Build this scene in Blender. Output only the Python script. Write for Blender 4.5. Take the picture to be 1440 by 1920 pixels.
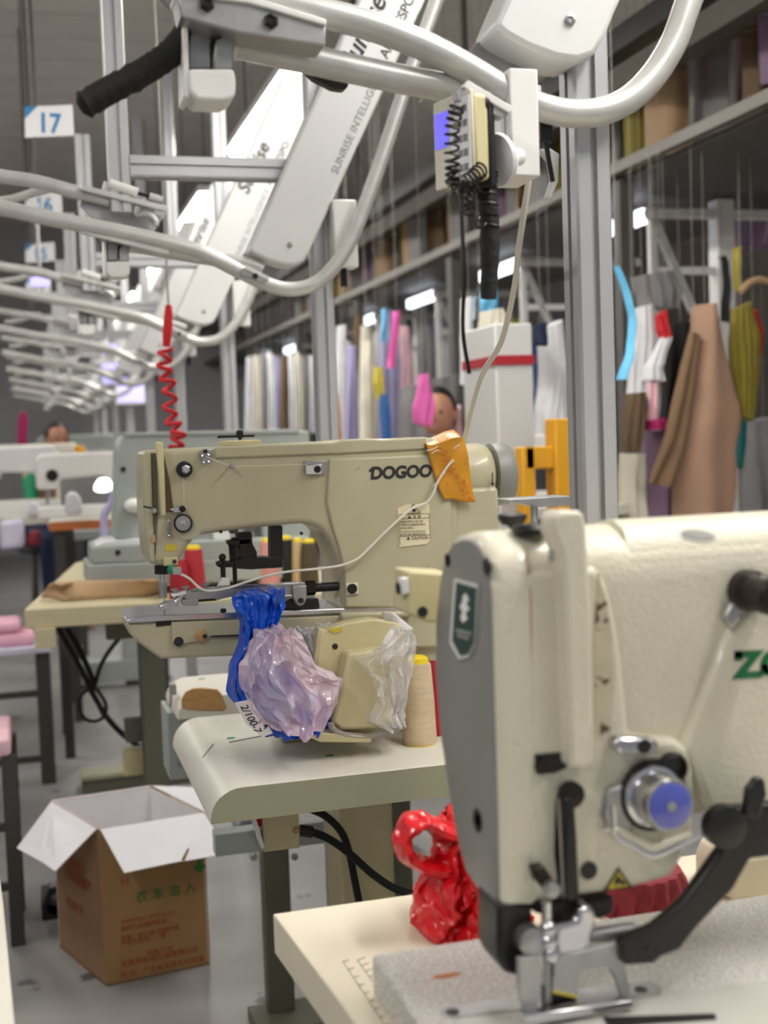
import bpy, bmesh, math, random
from mathutils import Vector, Matrix, noise
for o in list(bpy.data.objects): bpy.data.objects.remove(o)
SC = bpy.context.scene
COL = SC.collection
RND = random.Random(7)

# ------------------------------------------------------------------ camera
F = 2330.0; CH = 1.32                      # focal length in pixels of the 1440x1920 frame, camera height
PSI, PIT, ROL = math.radians(15.9), math.radians(3.51), math.radians(2.0)
_f = Vector((math.sin(PSI)*math.cos(PIT), math.cos(PSI)*math.cos(PIT), -math.sin(PIT)))
_r0 = Vector((math.cos(PSI), -math.sin(PSI), 0)); _u0 = _r0.cross(_f)
_r = _r0*math.cos(ROL) - _u0*math.sin(ROL); _u = _r0*math.sin(ROL) + _u0*math.cos(ROL)
cd = bpy.data.cameras.new('camera'); cam = bpy.data.objects.new('camera', cd); COL.objects.link(cam)
cam.matrix_world = Matrix(((_r.x,_u.x,-_f.x,0),(_r.y,_u.y,-_f.y,0),(_r.z,_u.z,-_f.z,CH),(0,0,0,1)))
cd.sensor_fit = 'VERTICAL'; cd.sensor_height = 36.0; cd.lens = F/1920*36.0; cd.clip_start = 0.05
cd.dof.use_dof = True; cd.dof.focus_distance = 1.78; cd.dof.aperture_fstop = 43.7/10.5
SC.camera = cam
# ------------------------------------------------------------------ world and exposure
w = bpy.data.worlds.new('hall_air'); SC.world = w; w.use_nodes = True
w.node_tree.nodes['Background'].inputs[0].default_value = (.93, .95, 1.0, 1)
w.node_tree.nodes['Background'].inputs[1].default_value = .38
vs = SC.view_settings; vs.view_transform = 'Standard'; vs.look = 'None'; vs.gamma = 1; vs.use_curve_mapping = False
vs.exposure = 0.0
LAMP = 54.0

# ------------------------------------------------------------------ measuring the place
def ray(px, py): return _f + _r*((px-720)/F) + _u*((960-py)/F)
def P(px, py, X=None, Y=None, Z=None):
    d = ray(px, py)
    t = X/d.x if X is not None else (Y/d.y if Y is not None else (Z-CH)/d.z)
    return Vector((d.x*t, d.y*t, CH+d.z*t))
def PX(pts, Y): return [P(a, b, Y=Y) for a, b in pts]
def scale_at(Y): return Y/2240.0            # metres per pixel, roughly, at depth Y

# ------------------------------------------------------------------ materials
def lin(c): return tuple(((v/255)/12.92 if v/255 <= .04045 else ((v/255+.055)/1.055)**2.4) for v in c)
MATS = {}
def mat(name, rgb, rough=.5, metal=0, var=0, vscale=12, bump=0, bscale=60, trans=0, alpha=1, emit=0, coat=0, spot=None, spot_s=20, spot_t=.68, stretch=None, detail=3, sub=0):
    m = bpy.data.materials.new(name); m.use_nodes = True
    nt = m.node_tree; b = nt.nodes['Principled BSDF']; c = lin(rgb)
    b.inputs['Base Color'].default_value = (*c, 1); b.inputs['Roughness'].default_value = rough; b.inputs['Metallic'].default_value = metal
    if trans: b.inputs['Transmission Weight'].default_value = trans; b.inputs['IOR'].default_value = 1.15
    if alpha < 1: b.inputs['Alpha'].default_value = alpha
    if coat: b.inputs['Coat Weight'].default_value = coat
    if sub: b.inputs['Subsurface Weight'].default_value = sub; b.inputs['Subsurface Radius'].default_value = (.01,.01,.01)
    if emit: b.inputs['Emission Color'].default_value = (*c, 1); b.inputs['Emission Strength'].default_value = emit
    if var or bump or spot:
        tc = nt.nodes.new('ShaderNodeTexCoord'); src = tc.outputs['Object']
        if stretch:
            mp = nt.nodes.new('ShaderNodeMapping'); mp.inputs['Scale'].default_value = stretch
            nt.links.new(src, mp.inputs['Vector']); src = mp.outputs['Vector']
    if var:
        n = nt.nodes.new('ShaderNodeTexNoise'); n.inputs['Scale'].default_value = vscale; n.inputs['Detail'].default_value = detail
        nt.links.new(src, n.inputs['Vector'])
        r = nt.nodes.new('ShaderNodeValToRGB'); r.color_ramp.elements[0].position = .3; r.color_ramp.elements[1].position = .7
        r.color_ramp.elements[0].color = (*[v*(1-var) for v in c], 1); r.color_ramp.elements[1].color = (*[min(1, v*(1+var*.5)) for v in c], 1)
        nt.links.new(n.outputs['Fac'], r.inputs['Fac']); out = r.outputs['Color']
        nt.links.new(out, b.inputs['Base Color'])
    else: out = None
    if spot:
        n = nt.nodes.new('ShaderNodeTexNoise'); n.inputs['Scale'].default_value = spot_s; n.inputs['Detail'].default_value = 4
        nt.links.new(src, n.inputs['Vector'])
        r = nt.nodes.new('ShaderNodeValToRGB'); r.color_ramp.elements[0].position = spot_t; r.color_ramp.elements[1].position = spot_t+.04
        r.color_ramp.elements[0].color = (0,0,0,1); r.color_ramp.elements[1].color = (1,1,1,1)
        nt.links.new(n.outputs['Fac'], r.inputs['Fac'])
        mx = nt.nodes.new('ShaderNodeMixRGB'); nt.links.new(r.outputs['Color'], mx.inputs[0])
        if out: nt.links.new(out, mx.inputs[1])
        else: mx.inputs[1].default_value = (*c, 1)
        mx.inputs[2].default_value = (*lin(spot), 1); nt.links.new(mx.outputs[0], b.inputs['Base Color'])
    if bump:
        n = nt.nodes.new('ShaderNodeTexNoise'); n.inputs['Scale'].default_value = bscale; n.inputs['Detail'].default_value = 3
        nt.links.new(src, n.inputs['Vector'])
        bp = nt.nodes.new('ShaderNodeBump'); bp.inputs['Strength'].default_value = bump; bp.inputs['Distance'].default_value = .004
        nt.links.new(n.outputs['Fac'], bp.inputs['Height']); nt.links.new(bp.outputs['Normal'], b.inputs['Normal'])
    MATS[name] = m; return m
M = MATS
mat('alu', (190,190,192), .42, .55, var=.06, vscale=6)
mat('alu_dark', (92,92,100), .5, .4)
mat('cover_white', (226,226,224), .38, 0, var=.05, vscale=5)
mat('white_plastic', (232,230,226), .4)
mat('tube_metal', (205,204,200), .36, .35, var=.10, vscale=25)
mat('steel', (205,205,210), .22, 1)
mat('steel_rough', (176,176,176), .42, .9, var=.15, vscale=40)
mat('dark_steel', (52,46,42), .45, .7)
mat('black_plastic', (18,18,19), .4)
mat('black_rubber', (14,14,15), .75, bump=.5, bscale=120)
mat('lamp_glow', (255,252,246), .4, emit=LAMP)
mat('lamp_soft', (235,242,255), .4, emit=3.0); mat('screen_lilac', (196,190,255), .4, emit=.9)
mat('lamp_body', (225,226,228), .45)
mat('beige_paint', (184,177,147), .38, var=.07, vscale=9, spot=(120,100,66), spot_s=55, spot_t=.74, coat=.15)
mat('beige_panel', (205,194,150), .45, var=.06, vscale=10)
mat('ivory_paint', (219,213,192), .36, var=.05, vscale=14, bump=.28, bscale=240, coat=.25)
mat('grey_cover', (138,137,132), .42, var=.04, vscale=10)
mat('speckle_bed', (222,219,212), .28, .15, var=.35, vscale=300, bump=.9, bscale=260, detail=1)
mat('ivory_worn', (206,196,172), .6, var=.15, vscale=30, spot=(96,70,50), spot_s=90, spot_t=.60)
mat('plate_grey', (204,202,194), .35, .2); mat('cabinet_grey', (196,195,192), .5)
mat('grey_paint', (160,166,160), .45, var=.04)
mat('table_white', (222,218,205), .42, var=.07, vscale=7, spot=(150,140,120), spot_s=38, spot_t=.72)
mat('table_cream', (226,217,194), .45, var=.08, vscale=6)
mat('table_edge', (160,156,130), .5, var=.03)
mat('table_third', (202,192,156), .5, var=.07, vscale=8, stretch=(1,1,6))
mat('leg_green', (96,96,80), .5)
mat('dark_iron', (70,68,66), .55, .2)
mat('wood', (196,152,98), .6, var=.25, vscale=22, stretch=(2,8,14), bump=.3)
mat('wood_orange', (205,120,60), .5, var=.15)
mat('cardboard', (166,128,82), .75, var=.06, vscale=10)
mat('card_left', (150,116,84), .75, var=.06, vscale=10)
mat('card_white', (236,234,238), .6, var=.03)
mat('print_red', (172,72,42), .8); mat('print_green', (60,120,58), .8)
mat('ink', (38,36,36), .6); mat('ink_blue', (54,134,186), .6); mat('ink_light', (150,150,150), .6)
mat('green_badge', (8,60,52), .35); mat('zoje_green', (14,104,60), .5)
mat('yellow_sticker', (206,186,58), .5); mat('cream_sticker', (226,214,178), .6)
mat('orange_tape', (206,142,30), .35, var=.12, vscale=25, spot=(140,60,20), spot_s=130, spot_t=.66)
mat('cord_white', (226,222,210), .55); mat('cord_grey', (150,146,138), .6)
mat('thread_cream', (214,193,158), .65, var=.12, vscale=30, bump=.5, bscale=260, stretch=(1,1,5))
mat('thread_red', (186,40,52), .7, var=.15, vscale=30, stretch=(1,1,8), bump=.4, bscale=200)
mat('thread_crimson', (160,20,36), .7); mat('thread_pink', (206,142,136), .7, var=.1, vscale=30); mat('thread_black', (22,20,20), .7)
mat('thread_olive', (78,66,44), .7, var=.15); mat('thread_tan', (190,164,120), .7); mat('thread_blue', (120,150,206), .7); mat('thread_lime', (170,204,90), .7)
mat('cone_yellow', (240,210,40), .45)
mat('maroon_cloth', (150,44,60), .6, var=.2, vscale=40, bump=.9, bscale=90)
mat('paper', (240,239,240), .7); 
mat('screen_blue', (112,104,238), .3, emit=.8)
mat('film_blue', (82,92,186), .25, coat=.6)
mat('floor_concrete', (146,144,142), .42, var=.22, vscale=3.2, spot=(84,82,80), spot_s=5, spot_t=.66, bump=.1, bscale=30)
mat('ceiling_sheet', (218,213,206), .6, var=.08, vscale=2)
mat('wall_grey', (178,177,182), .7, var=.05, vscale=2); mat('wall_brown', (165,156,148), .7, var=.12, vscale=1.5)
mat('beam_dark', (84,80,76), .6, var=.12); mat('beam_light', (108,101,93), .5)
mat('jacket_brown', (176,140,116), .85, var=.08, vscale=8, bump=.4, bscale=200); mat('jacket_trim', (128,100,74), .85, var=.1)
mat('skin', (196,140,112), .5); mat('hair', (20,16,15), .5)
for nm, c in dict(olive=(140,126,44), red=(206,36,44), black=(24,22,24), white=(226,226,228), pink=(236,110,186), palepink=(240,196,206), sky=(110,190,232), blue=(64,112,176), navy=(28,40,72), yellow=(216,200,80), lilac=(176,170,206), purple=(132,106,130), magenta=(168,30,96), grey=(140,138,138), teal=(44,140,140), tan=(188,156,120), brown=(104,84,60), green=(36,140,96), cream=(220,214,196), orange=(222,132,40), amber=(216,156,28), peach=(224,156,122), lavwhite=(224,218,240), pinkcloth=(232,178,196)).items():
    mat('cloth_'+nm, c, .8, var=.12, vscale=9, bump=.3, bscale=90)

def film(name, rgb, lo, hi, scale=26, rough=.16, tint=(255,255,255), bump=.8):
    # thin crumpled plastic film: clear in the flat parts, milky along the creases, glossy all over
    m = bpy.data.materials.new(name); m.use_nodes = True; nt = m.node_tree; N = nt.nodes; b = N['Principled BSDF']; out = N['Material Output']
    b.inputs['Base Color'].default_value = (*lin(rgb),1); b.inputs['Roughness'].default_value = rough; b.inputs['Specular IOR Level'].default_value = .8
    tc = N.new('ShaderNodeTexCoord'); no = N.new('ShaderNodeTexNoise'); no.inputs['Scale'].default_value = scale; no.inputs['Detail'].default_value = 2
    mixv = N.new('ShaderNodeMixRGB'); mixv.inputs[0].default_value = .06; nt.links.new(tc.outputs['Object'], mixv.inputs[1]); nt.links.new(tc.outputs['Object'], no.inputs['Vector']); nt.links.new(no.outputs['Color'], mixv.inputs[2])
    vo = N.new('ShaderNodeTexVoronoi'); vo.inputs['Scale'].default_value = scale*1.5; nt.links.new(mixv.outputs[0], vo.inputs['Vector'])
    bp = N.new('ShaderNodeBump'); bp.inputs['Strength'].default_value = bump; bp.inputs['Distance'].default_value = .012
    nt.links.new(vo.outputs['Distance'], bp.inputs['Height']); nt.links.new(bp.outputs['Normal'], b.inputs['Normal'])
    r = N.new('ShaderNodeMapRange'); r.inputs[1].default_value = .05; r.inputs[2].default_value = .6; r.inputs[3].default_value = lo; r.inputs[4].default_value = hi
    nt.links.new(vo.outputs['Distance'], r.inputs[0])
    tr = N.new('ShaderNodeBsdfTransparent'); tr.inputs[0].default_value = (*lin(tint),1)
    mx = N.new('ShaderNodeMixShader'); nt.links.new(r.outputs[0], mx.inputs[0]); nt.links.new(tr.outputs[0], mx.inputs[1]); nt.links.new(b.outputs[0], mx.inputs[2]); nt.links.new(mx.outputs[0], out.inputs[0])
    MATS[name] = m
film('clear_film', (248,247,248), .10, .38, 16, bump=.5); film('pink_film', (254,238,246), .30, .55, 14, .12, (255,240,246), .5)
film('red_film', (228,22,34), .80, 1.0, 22, .25, (255,120,120), .9); film('blue_film', (8,84,208), .95, 1.0, 18, .25, bump=.9)
# ------------------------------------------------------------------ mesh helpers
ORG = {}
def setp(o, label=None, cat=None, group=None, kind=None):
    if label: o['label'] = label
    if cat: o['category'] = cat
    if group: o['group'] = group
    if kind: o['kind'] = kind
    return o
def thing(name, label, cat, loc, group=None):
    o = bpy.data.objects.new(name, None); COL.objects.link(o); o.location = loc; o.empty_display_size = .05
    ORG[o] = Vector(loc); return setp(o, label, cat, group)
def copy_tree(o, parent=None):
    c = o.copy(); COL.objects.link(c)
    if parent is not None: c.parent = parent
    for ch in list(o.children): copy_tree(ch, c)
    return c
class MB:
    def __init__(s): s.v = []; s.f = []
    def add(s, vs, fs):
        n = len(s.v); s.v += [Vector(p) for p in vs]; s.f += [tuple(i+n for i in f) for f in fs]; return s
    def box(s, x0, x1, y0, y1, z0, z1):
        v = [(x,y,z) for x in (x0,x1) for y in (y0,y1) for z in (z0,z1)]
        return s.add(v, [(0,1,3,2),(4,6,7,5),(0,4,5,1),(2,3,7,6),(0,2,6,4),(1,5,7,3)])
    def bar(s, a, b, w, h, up=(0,0,1)):
        a, b = Vector(a), Vector(b); d = (b-a).normalized(); up = Vector(up)
        x = d.cross(up)
        if x.length < 1e-4: x = d.cross(Vector((0,1,0)))
        x.normalize(); y = x.cross(d)
        v = [p + x*sx*w/2 + y*sy*h/2 for p in (a,b) for sx in (-1,1) for sy in (-1,1)]
        return s.add(v, [(0,1,3,2),(4,6,7,5),(0,4,5,1),(2,3,7,6),(0,2,6,4),(1,5,7,3)])
    def prism(s, pts, vec):
        pts = [Vector(p) for p in pts]; vec = Vector(vec); n = len(pts)
        return s.add(pts+[p+vec for p in pts], [tuple(range(n)), tuple(range(2*n-1, n-1, -1))]+[(i,(i+1)%n,n+(i+1)%n,n+i) for i in range(n)])
    def loft(s, rings, cap=True):
        n = len(rings[0]); v = [p for r in rings for p in r]; f = []
        for k in range(len(rings)-1):
            for i in range(n): f.append((k*n+i, k*n+(i+1)%n, (k+1)*n+(i+1)%n, (k+1)*n+i))
        if cap: f += [tuple(range(n)), tuple(range((len(rings)-1)*n, len(rings)*n))]
        return s.add(v, f)
    def lathe(s, o, axis, prof, n=20):
        o = Vector(o); a = Vector(axis).normalized(); t = Vector((1,0,0)) if abs(a.x) < .9 else Vector((0,1,0))
        x = a.cross(t).normalized(); y = a.cross(x)
        return s.loft([[o+a*h+(x*math.cos(k*math.tau/n)+y*math.sin(k*math.tau/n))*max(r,1e-5) for k in range(n)] for r, h in prof])
    def cyl(s, a, b, r, r2=None, n=16):
        a, b = Vector(a), Vector(b); return s.lathe(a, b-a, [(r,0),(r if r2 is None else r2,(b-a).length)], n)
    def tube(s, pts, r, n=10, closed=False):
        pts = [Vector(p) for p in pts]; m = len(pts); R = r if isinstance(r, (list,tuple)) else [r]*m
        rings = []; ref = None
        for i, p in enumerate(pts):
            d = (pts[min(i+1,m-1)]-pts[max(i-1,0)]).normalized()
            if ref is None:
                t = Vector((0,0,1)) if abs(d.z) < .9 else Vector((1,0,0)); ref = d.cross(t).normalized()
            ref = (ref - d*ref.dot(d)).normalized(); y = d.cross(ref)
            rings.append([p+(ref*math.cos(k*math.tau/n)+y*math.sin(k*math.tau/n))*R[i] for k in range(n)])
        return s.loft(rings)
    def grid(s, fn, nu, nv):
        v = [fn(i/(nu-1), j/(nv-1)) for j in range(nv) for i in range(nu)]
        return s.add(v, [(j*nu+i, j*nu+i+1, (j+1)*nu+i+1, (j+1)*nu+i) for j in range(nv-1) for i in range(nu-1)])
    def ball(s, c, r, nu=14, nv=8, fn=None):
        c = Vector(c); r = Vector(r) if not isinstance(r,(int,float)) else Vector((r,r,r)); rings = []
        for j in range(nv+1):
            a = math.pi*j/nv; ring = []
            for k in range(nu):
                b = math.tau*k/nu; d = Vector((math.sin(a)*math.cos(b), math.sin(a)*math.sin(b), math.cos(a)))
                q = fn(d) if fn else 1.0
                ring.append(c+Vector((d.x*r.x, d.y*r.y, d.z*r.z))*q)
            rings.append(ring)
        return s.loft(rings, cap=False)
    def build(s, name, m, parent=None, bevel=0, smooth=True, ang=38, seg=2, label=None, kind=None, sub=0, solid=0):
        org = Vector((0,0,0)); q = parent
        while q is not None:
            if q in ORG: org = ORG[q]; break
            q = q.parent
        me = bpy.data.meshes.new(name); me.from_pydata([tuple(p-org) for p in s.v], [], s.f)
        bm = bmesh.new(); bm.from_mesh(me); bmesh.ops.remove_doubles(bm, verts=bm.verts, dist=1e-6)
        bmesh.ops.recalc_face_normals(bm, faces=bm.faces); bm.to_mesh(me); bm.free()
        if smooth:
            me.polygons.foreach_set('use_smooth', [True]*len(me.polygons)); me.set_sharp_from_angle(angle=math.radians(ang))
        me.materials.append(M[m] if isinstance(m, str) else m)
        o = bpy.data.objects.new(name, me); COL.objects.link(o)
        if parent is not None: o.parent = parent
        if solid: d = o.modifiers.new('solid','SOLIDIFY'); d.thickness = solid; d.offset = 0
        if sub: d = o.modifiers.new('sub','SUBSURF'); d.levels = d.render_levels = sub
        if bevel:
            d = o.modifiers.new('bevel','BEVEL'); d.width = bevel; d.segments = seg; d.limit_method = 'ANGLE'; d.angle_limit = math.radians(40)
        if label: o['label'] = label
        if kind: o['kind'] = kind
        return o
def smooth_path(pts, k=8):
    pts = [Vector(p) for p in pts]; q = [pts[0]*2-pts[1]]+pts+[pts[-1]*2-pts[-2]]; out = []
    for i in range(1, len(q)-2):
        a,b,c,d = q[i-1],q[i],q[i+1],q[i+2]
        for j in range(k):
            t = j/k; out.append(.5*((2*b)+(c-a)*t+(2*a-5*b+4*c-d)*t*t+(3*b-a-3*c+d)*t**3))
    out.append(pts[-1]); return out
def whole(o, label, cat, group=None): return setp(o, label, cat, group)     # a thing that is one mesh
def text(name, body, m, parent, origin, ex, ey, size, thick=.0006, shear=0, bold=0, align='LEFT', spacing=1.0, squeeze=1.0):
    c = bpy.data.curves.new(name, 'FONT'); c.body = body; c.size = 1; c.extrude = 0; c.shear = shear; c.offset = bold; c.align_x = align; c.space_character = spacing
    t = bpy.data.objects.new('tmp', c); COL.objects.link(t)
    dg = bpy.context.evaluated_depsgraph_get(); me0 = bpy.data.meshes.new_from_object(t.evaluated_get(dg))
    ex = Vector(ex).normalized(); ey = Vector(ey); ey = (ey-ex*ey.dot(ex)).normalized(); n = ex.cross(ey); o = Vector(origin)
    b = MB(); vs = [o+ex*v.co.x*size*squeeze+ey*v.co.y*size+n*thick for v in me0.vertices]; b.add(vs, [tuple(p.vertices) for p in me0.polygons])
    bpy.data.objects.remove(t); bpy.data.curves.remove(c); bpy.data.meshes.remove(me0)
    return b.build(name, m, parent, smooth=False)
def nz(p, s=1.0, seed=0): return noise.noise(Vector(p)*s+Vector((seed*7.3, seed*3.1, seed*1.7)))
def interp(L, t):
    k = t*(len(L)-1); i = min(int(k), len(L)-2); f = k-i
    return Vector(L[i])*(1-f)+Vector(L[i+1])*f
def drape(L, R, Y, th=.03, folds=5, amp=.012, seed=0, nu=22, nv=24, crumple=0.0, crease=False):
    """a hanging cloth between a left and a right edge (pixel lists, top to bottom) at depth Y, closed, with thickness and folds"""
    L = [P(a,b,Y=Y) for a,b in L]; R = [P(a,b,Y=Y) for a,b in R]; m = MB()
    def pt(u, v, side):
        p = interp(L, v).lerp(interp(R, v), u); e = math.sin(math.pi*min(max(u,0),1))**.5
        ph = folds*math.pi*2*u+seed+1.3*math.sin(3*v+seed)
        if crease:
            cr = lambda a: crumple*((.35-abs(nz((u*6+a+2*v,v*2.2,side+a),1,seed)))*1.7+(.25-abs(nz((u*14-3*v,v*6+a,side-a),1,seed)))*.7)
            return Vector((p.x+.5*cr(4.), p.y+side*th*.5*e+amp*math.sin(ph)*(.35+.65*v)+cr(0.)*side, p.z+.5*cr(9.)))
        y = side*th*.5*e + amp*math.sin(ph)*(.35+.65*v) + crumple*nz((p.x*22,p.z*22,side),1,seed)
        return Vector((p.x+crumple*.5*nz((p.z*20,p.x*20,3),1,seed), p.y+y, p.z+crumple*.5*nz((p.x*19,p.z*21,5),1,seed)))
    for side in (-1,1): m.grid(lambda u,v: pt(u,v,side), nu, nv)
    def edge(u0, along):
        if along: return lambda s_, t_: pt(u0, t_, -1).lerp(pt(u0, t_, 1), s_)
        return lambda s_, t_: pt(t_, u0, -1).lerp(pt(t_, u0, 1), s_)
    m.grid(edge(0,True),2,nv); m.grid(edge(1,True),2,nv); m.grid(edge(0,False),2,nu); m.grid(edge(1,False),2,nu)
    return m
# ================================================================== the hall
def struct(b, name, m, **k):
    o = b.build(name, m, smooth=False, **k); o['kind'] = 'structure'; return o
YB = 16.0; ZC = 4.0
floor = struct(MB().box(-4, 8, -3, YB, -.1, 0), 'floor', 'floor_concrete')
setp(floor, 'grey stained concrete floor of the workshop', 'floor')
ceil = struct(MB().box(-4, 8, -3, YB, ZC+.04, ZC+.12), 'ceiling', 'ceiling_sheet')
setp(ceil, 'grey sheet metal ceiling above the sewing line', 'ceiling')
y = 2.0
shared = None
while y < YB-.4:
    if shared is None:
        shared = MB().box(-4, 8, 0, .45, ZC, ZC+.035).build('ceiling_panel', 'ceiling_sheet', ceil, smooth=False); o = shared
    else: o = shared.copy(); COL.objects.link(o)
    o.location = (0, y, 0); y += .47
wb = struct(MB().box(-4, 8, YB, YB+.1, 0, ZC+.1), 'wall_back', 'wall_grey'); setp(wb, 'plain grey far wall of the workshop', 'wall')
wr = struct(MB().box(8, 8.1, -3, YB, 0, ZC+.1), 'wall_right', 'wall_brown'); setp(wr, 'brownish side wall behind the garment line', 'wall')
wl = struct(MB().box(-4.1, -4, -3, YB, 0, ZC+.1), 'wall_left', 'wall_grey'); setp(wl, 'plain grey side wall beyond the aisle', 'wall')

# linear lamps along the row
def lamp(x, y0, ln, z, label, group='tube lamps over the sewing row', top=None):
    r = thing('tube_lamp', label, 'lamp', (x, y0, z), group)
    MB().box(x-.07, x+.07, y0, y0+ln, z+.012, z+.05).build('housing', 'lamp_body', r, bevel=.004)
    MB().prism([(x-.065, y0+.02, z+.012), (x-.05, y0+.02, z-.012), (x+.05, y0+.02, z-.012), (x+.065, y0+.02, z+.012)], (0, ln-.04, 0)).build('diffuser', 'lamp_glow', r, smooth=False)
    for yy in (y0+.2, y0+ln-.2): MB().cyl((x, yy, z+.05), (x, yy, top or ZC), .004, n=6).build('suspension_rod', 'alu_dark', r)
    return r
for k, lab in enumerate(('glowing white tube lamp right above the machines, out of the top of the picture', 'glowing white tube lamp whose tip shows at the top edge behind the thick rail tube', 'large glowing white tube lamp slanting behind the black strap and white arm cover', 'glowing white tube lamp further off beside the second white arm cover', 'small far glowing tube lamp beside the third arm cover', 'tiny glowing tube lamp at the far end of the row')):
    lamp(1.06, 0.0+2.34*k, 1.36, 2.7, lab)
rl = P(1418,325,X=2.95)
for k, (x, y0, z) in enumerate(((-1.2,-.6,2.8), (-1.2,2.6,2.8), (2.95,rl.y-1.3,rl.z), (1.9,.2,2.8), (2.95,rl.y+1.6,rl.z), (2.95,rl.y+4.2,rl.z), (-1.2,5.8,2.8), (-1.2,9.0,2.8), (5.0,3.0,2.8), (5.0,7.0,2.8))):  # aisle, camera-side and beyond-tray lamps are unseen, added to brighten the hall
    lamp(x, y0, 1.36, z, ['glowing tube lamp over the aisle left of the camera', 'glowing tube lamp over the left aisle further ahead', 'glowing white tube lamp at the right edge behind the right hand post', 'glowing tube lamp over the garment line beside the camera', 'glowing tube lamp below the tray further into the right bay', 'far glowing tube lamp below the tray in the right bay', 'glowing tube lamp over the middle of the left aisle', 'glowing tube lamp over the far end of the left aisle', 'glowing tube lamp beyond the garment tray beside the camera', 'glowing tube lamp beyond the garment tray further back'][k], 'tube lamps over the aisles', 2.27 if x == 2.95 else None)
# ================================================================== hanger conveyor: aluminium frames and rail arms, one set per work place
SP = 1.4; NST = 9; PXX = .668
def profile(w, slot=.009, dp=.007, lip=.0):
    h = w/2; s = slot/2; q = []
    for k in range(4):
        a = k*math.pi/2; c, n = math.cos(a), math.sin(a)
        for x, y in ((-h+.003,-h), (-s,-h), (-s,-h+dp), (s,-h+dp), (s,-h), (h-.003,-h)):
            q.append((x*c-y*n, x*n+y*c))
    return q
def extrusion(p0, axis, ln, w=.046):
    p0 = Vector(p0); pr = profile(w)
    if axis == 'z': return MB().prism([p0+Vector((x,y,0)) for x,y in pr], (0,0,ln))
    if axis == 'x': return MB().prism([p0+Vector((0,x,y)) for x,y in pr], (ln,0,0))
    return MB().prism([p0+Vector((x,0,y)) for x,y in pr], (0,ln,0))
fr = thing('aluminium_frame', 'tall slotted aluminium post with two grooves standing close behind the nearest machine', 'frame', (PXX, SP, 0))
extrusion((PXX, SP, 0), 'z', 3.1).build('post', 'alu', fr)
MB().box(PXX-.05, PXX+.05, SP-.05, SP+.05, 0, .012).build('foot_plate', 'alu_dark', fr, bevel=.002)
extrusion((.246, SP, 1.925), 'x', PXX-.023-.246).build('cross_beam', 'alu', fr)
extrusion((.223, SP, 1.825), 'z', 3.1-1.825).build('drop_post', 'alu', fr)
extrusion((.246, SP, 3.05), 'x', PXX-.023-.246).build('top_beam', 'alu', fr)
_t = extrusion((.223, SP, 1.825), 'z', .5).build('short_drop', 'alu', fr); short_drop = _t.data; bpy.data.objects.remove(_t)
ORD = ['', 'second', 'third', 'fourth', 'fifth', 'sixth', 'seventh', 'eighth', 'ninth', 'tenth']
FR = [fr]
for k in range(1, NST):
    c = copy_tree(fr); c.location.y = SP*(k+1); FR.append(c)
    for ch_ in list(c.children):
        if ch_.name.startswith('top_beam'): bpy.data.objects.remove(ch_)
        elif ch_.name.startswith('drop_post') and k > 1: ch_.data = short_drop
    c['label'] = ['', 'slotted aluminium post and cross beam carrying the lettered white arm cover, second of the row'][k] if k < 2 else f'slotted aluminium post with cross beam, {ORD[k]} of the row from the front'
for c in FR: c['group'] = 'aluminium frames of the hanger conveyor'

def S(px, py, k=0, dy=0.0):                # a point measured at station k, brought to station 0
    p = P(px, py, Y=SP*(k+1)+dy); p.y -= SP*k; return p
arm = thing('hanger_arm', 'nearest hanger arm with thick pale rail tube crossing the top of the picture', 'hanger arm', (PXX, SP, 1.6))
out = [(467,467),(478,476),(500,486),(530,495),(552,497),(570,490),(582,470),(590,450),(710,190),(890,-200),(763,-200),(645,65)]
cov = MB().prism([S(a,b,1,-.06) for a,b in out], (0,.075,0)).build('cover_panel', 'cover_white', arm, bevel=.006)
MB().prism([S(a,b,1,.015) for a,b in [(462,470),(520,500),(500,520),(445,492)]], (0,.05,0)).build('cover_bracket', 'steel_rough', arm, bevel=.002)
c0 = S(543,459,1,-.06)
b = MB(); b.lathe(c0, (0,-1,0), [(.0065,0),(.0065,.003),(.004,.004),(.0025,.002)], 14); b.build('screw', 'steel_rough', arm)
ex = (S(705,190,1)-S(592,440,1)).normalized(); ey = Vector((-ex.z,0,ex.x))
text('lettering', 'SUNRISE INTELLIGENCE', 'ink_light', cov, S(632,328,1,-.06), ex, ey, .0245, bold=.01, spacing=1.05)
text('lettering', 'Sunrise', 'ink', cov, S(664,138,1,-.06), ex, ey, .062, bold=.02, shear=.2)
text('lettering', 'ARE RESPO', 'ink', cov, S(726,112,1,-.06), ex, ey, .032, bold=.01)
# the bent rail tube
tp = [(830,-30),(768,140),(724,272),(684,385),(655,455),(622,505),(588,533),(550,542),(510,536),(450,509),(395,481),(350,464),(240,438),(110,413),(0,389),(-70,374)]
rail = MB().tube(smooth_path([S(a,b,1,-.10) for a,b in tp], 6), .0163, 14).build('rail_tube', 'tube_metal', arm)
tp0 = [(1330,-90),(1300,-20),(1285,20),(1262,82),(1225,142),(1180,186),(1130,208),(1075,213),(1020,203),(960,178),(900,142),(840,108),(780,80),(700,50),(620,28),(520,5),(400,-22),(200,-60),(-20,-110)]
rail0 = MB().tube(smooth_path([S(a,b,0,-.05) for a,b in tp0], 6), .0163, 14)
lt = [(436,80),(520,98),(640,125),(760,150),(850,168),(905,192)]
MB().tube(smooth_path([S(a,b,0,-.03) for a,b in lt], 4), .0165, 12).build('lower_tube', 'tube_metal', arm)
# end of the lower tube (inner collar)
MB().cyl(S(428,78,0,-.03), S(446,83,0,-.03), .0185, n=14).build('tube_collar', 'white_plastic', arm)
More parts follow.
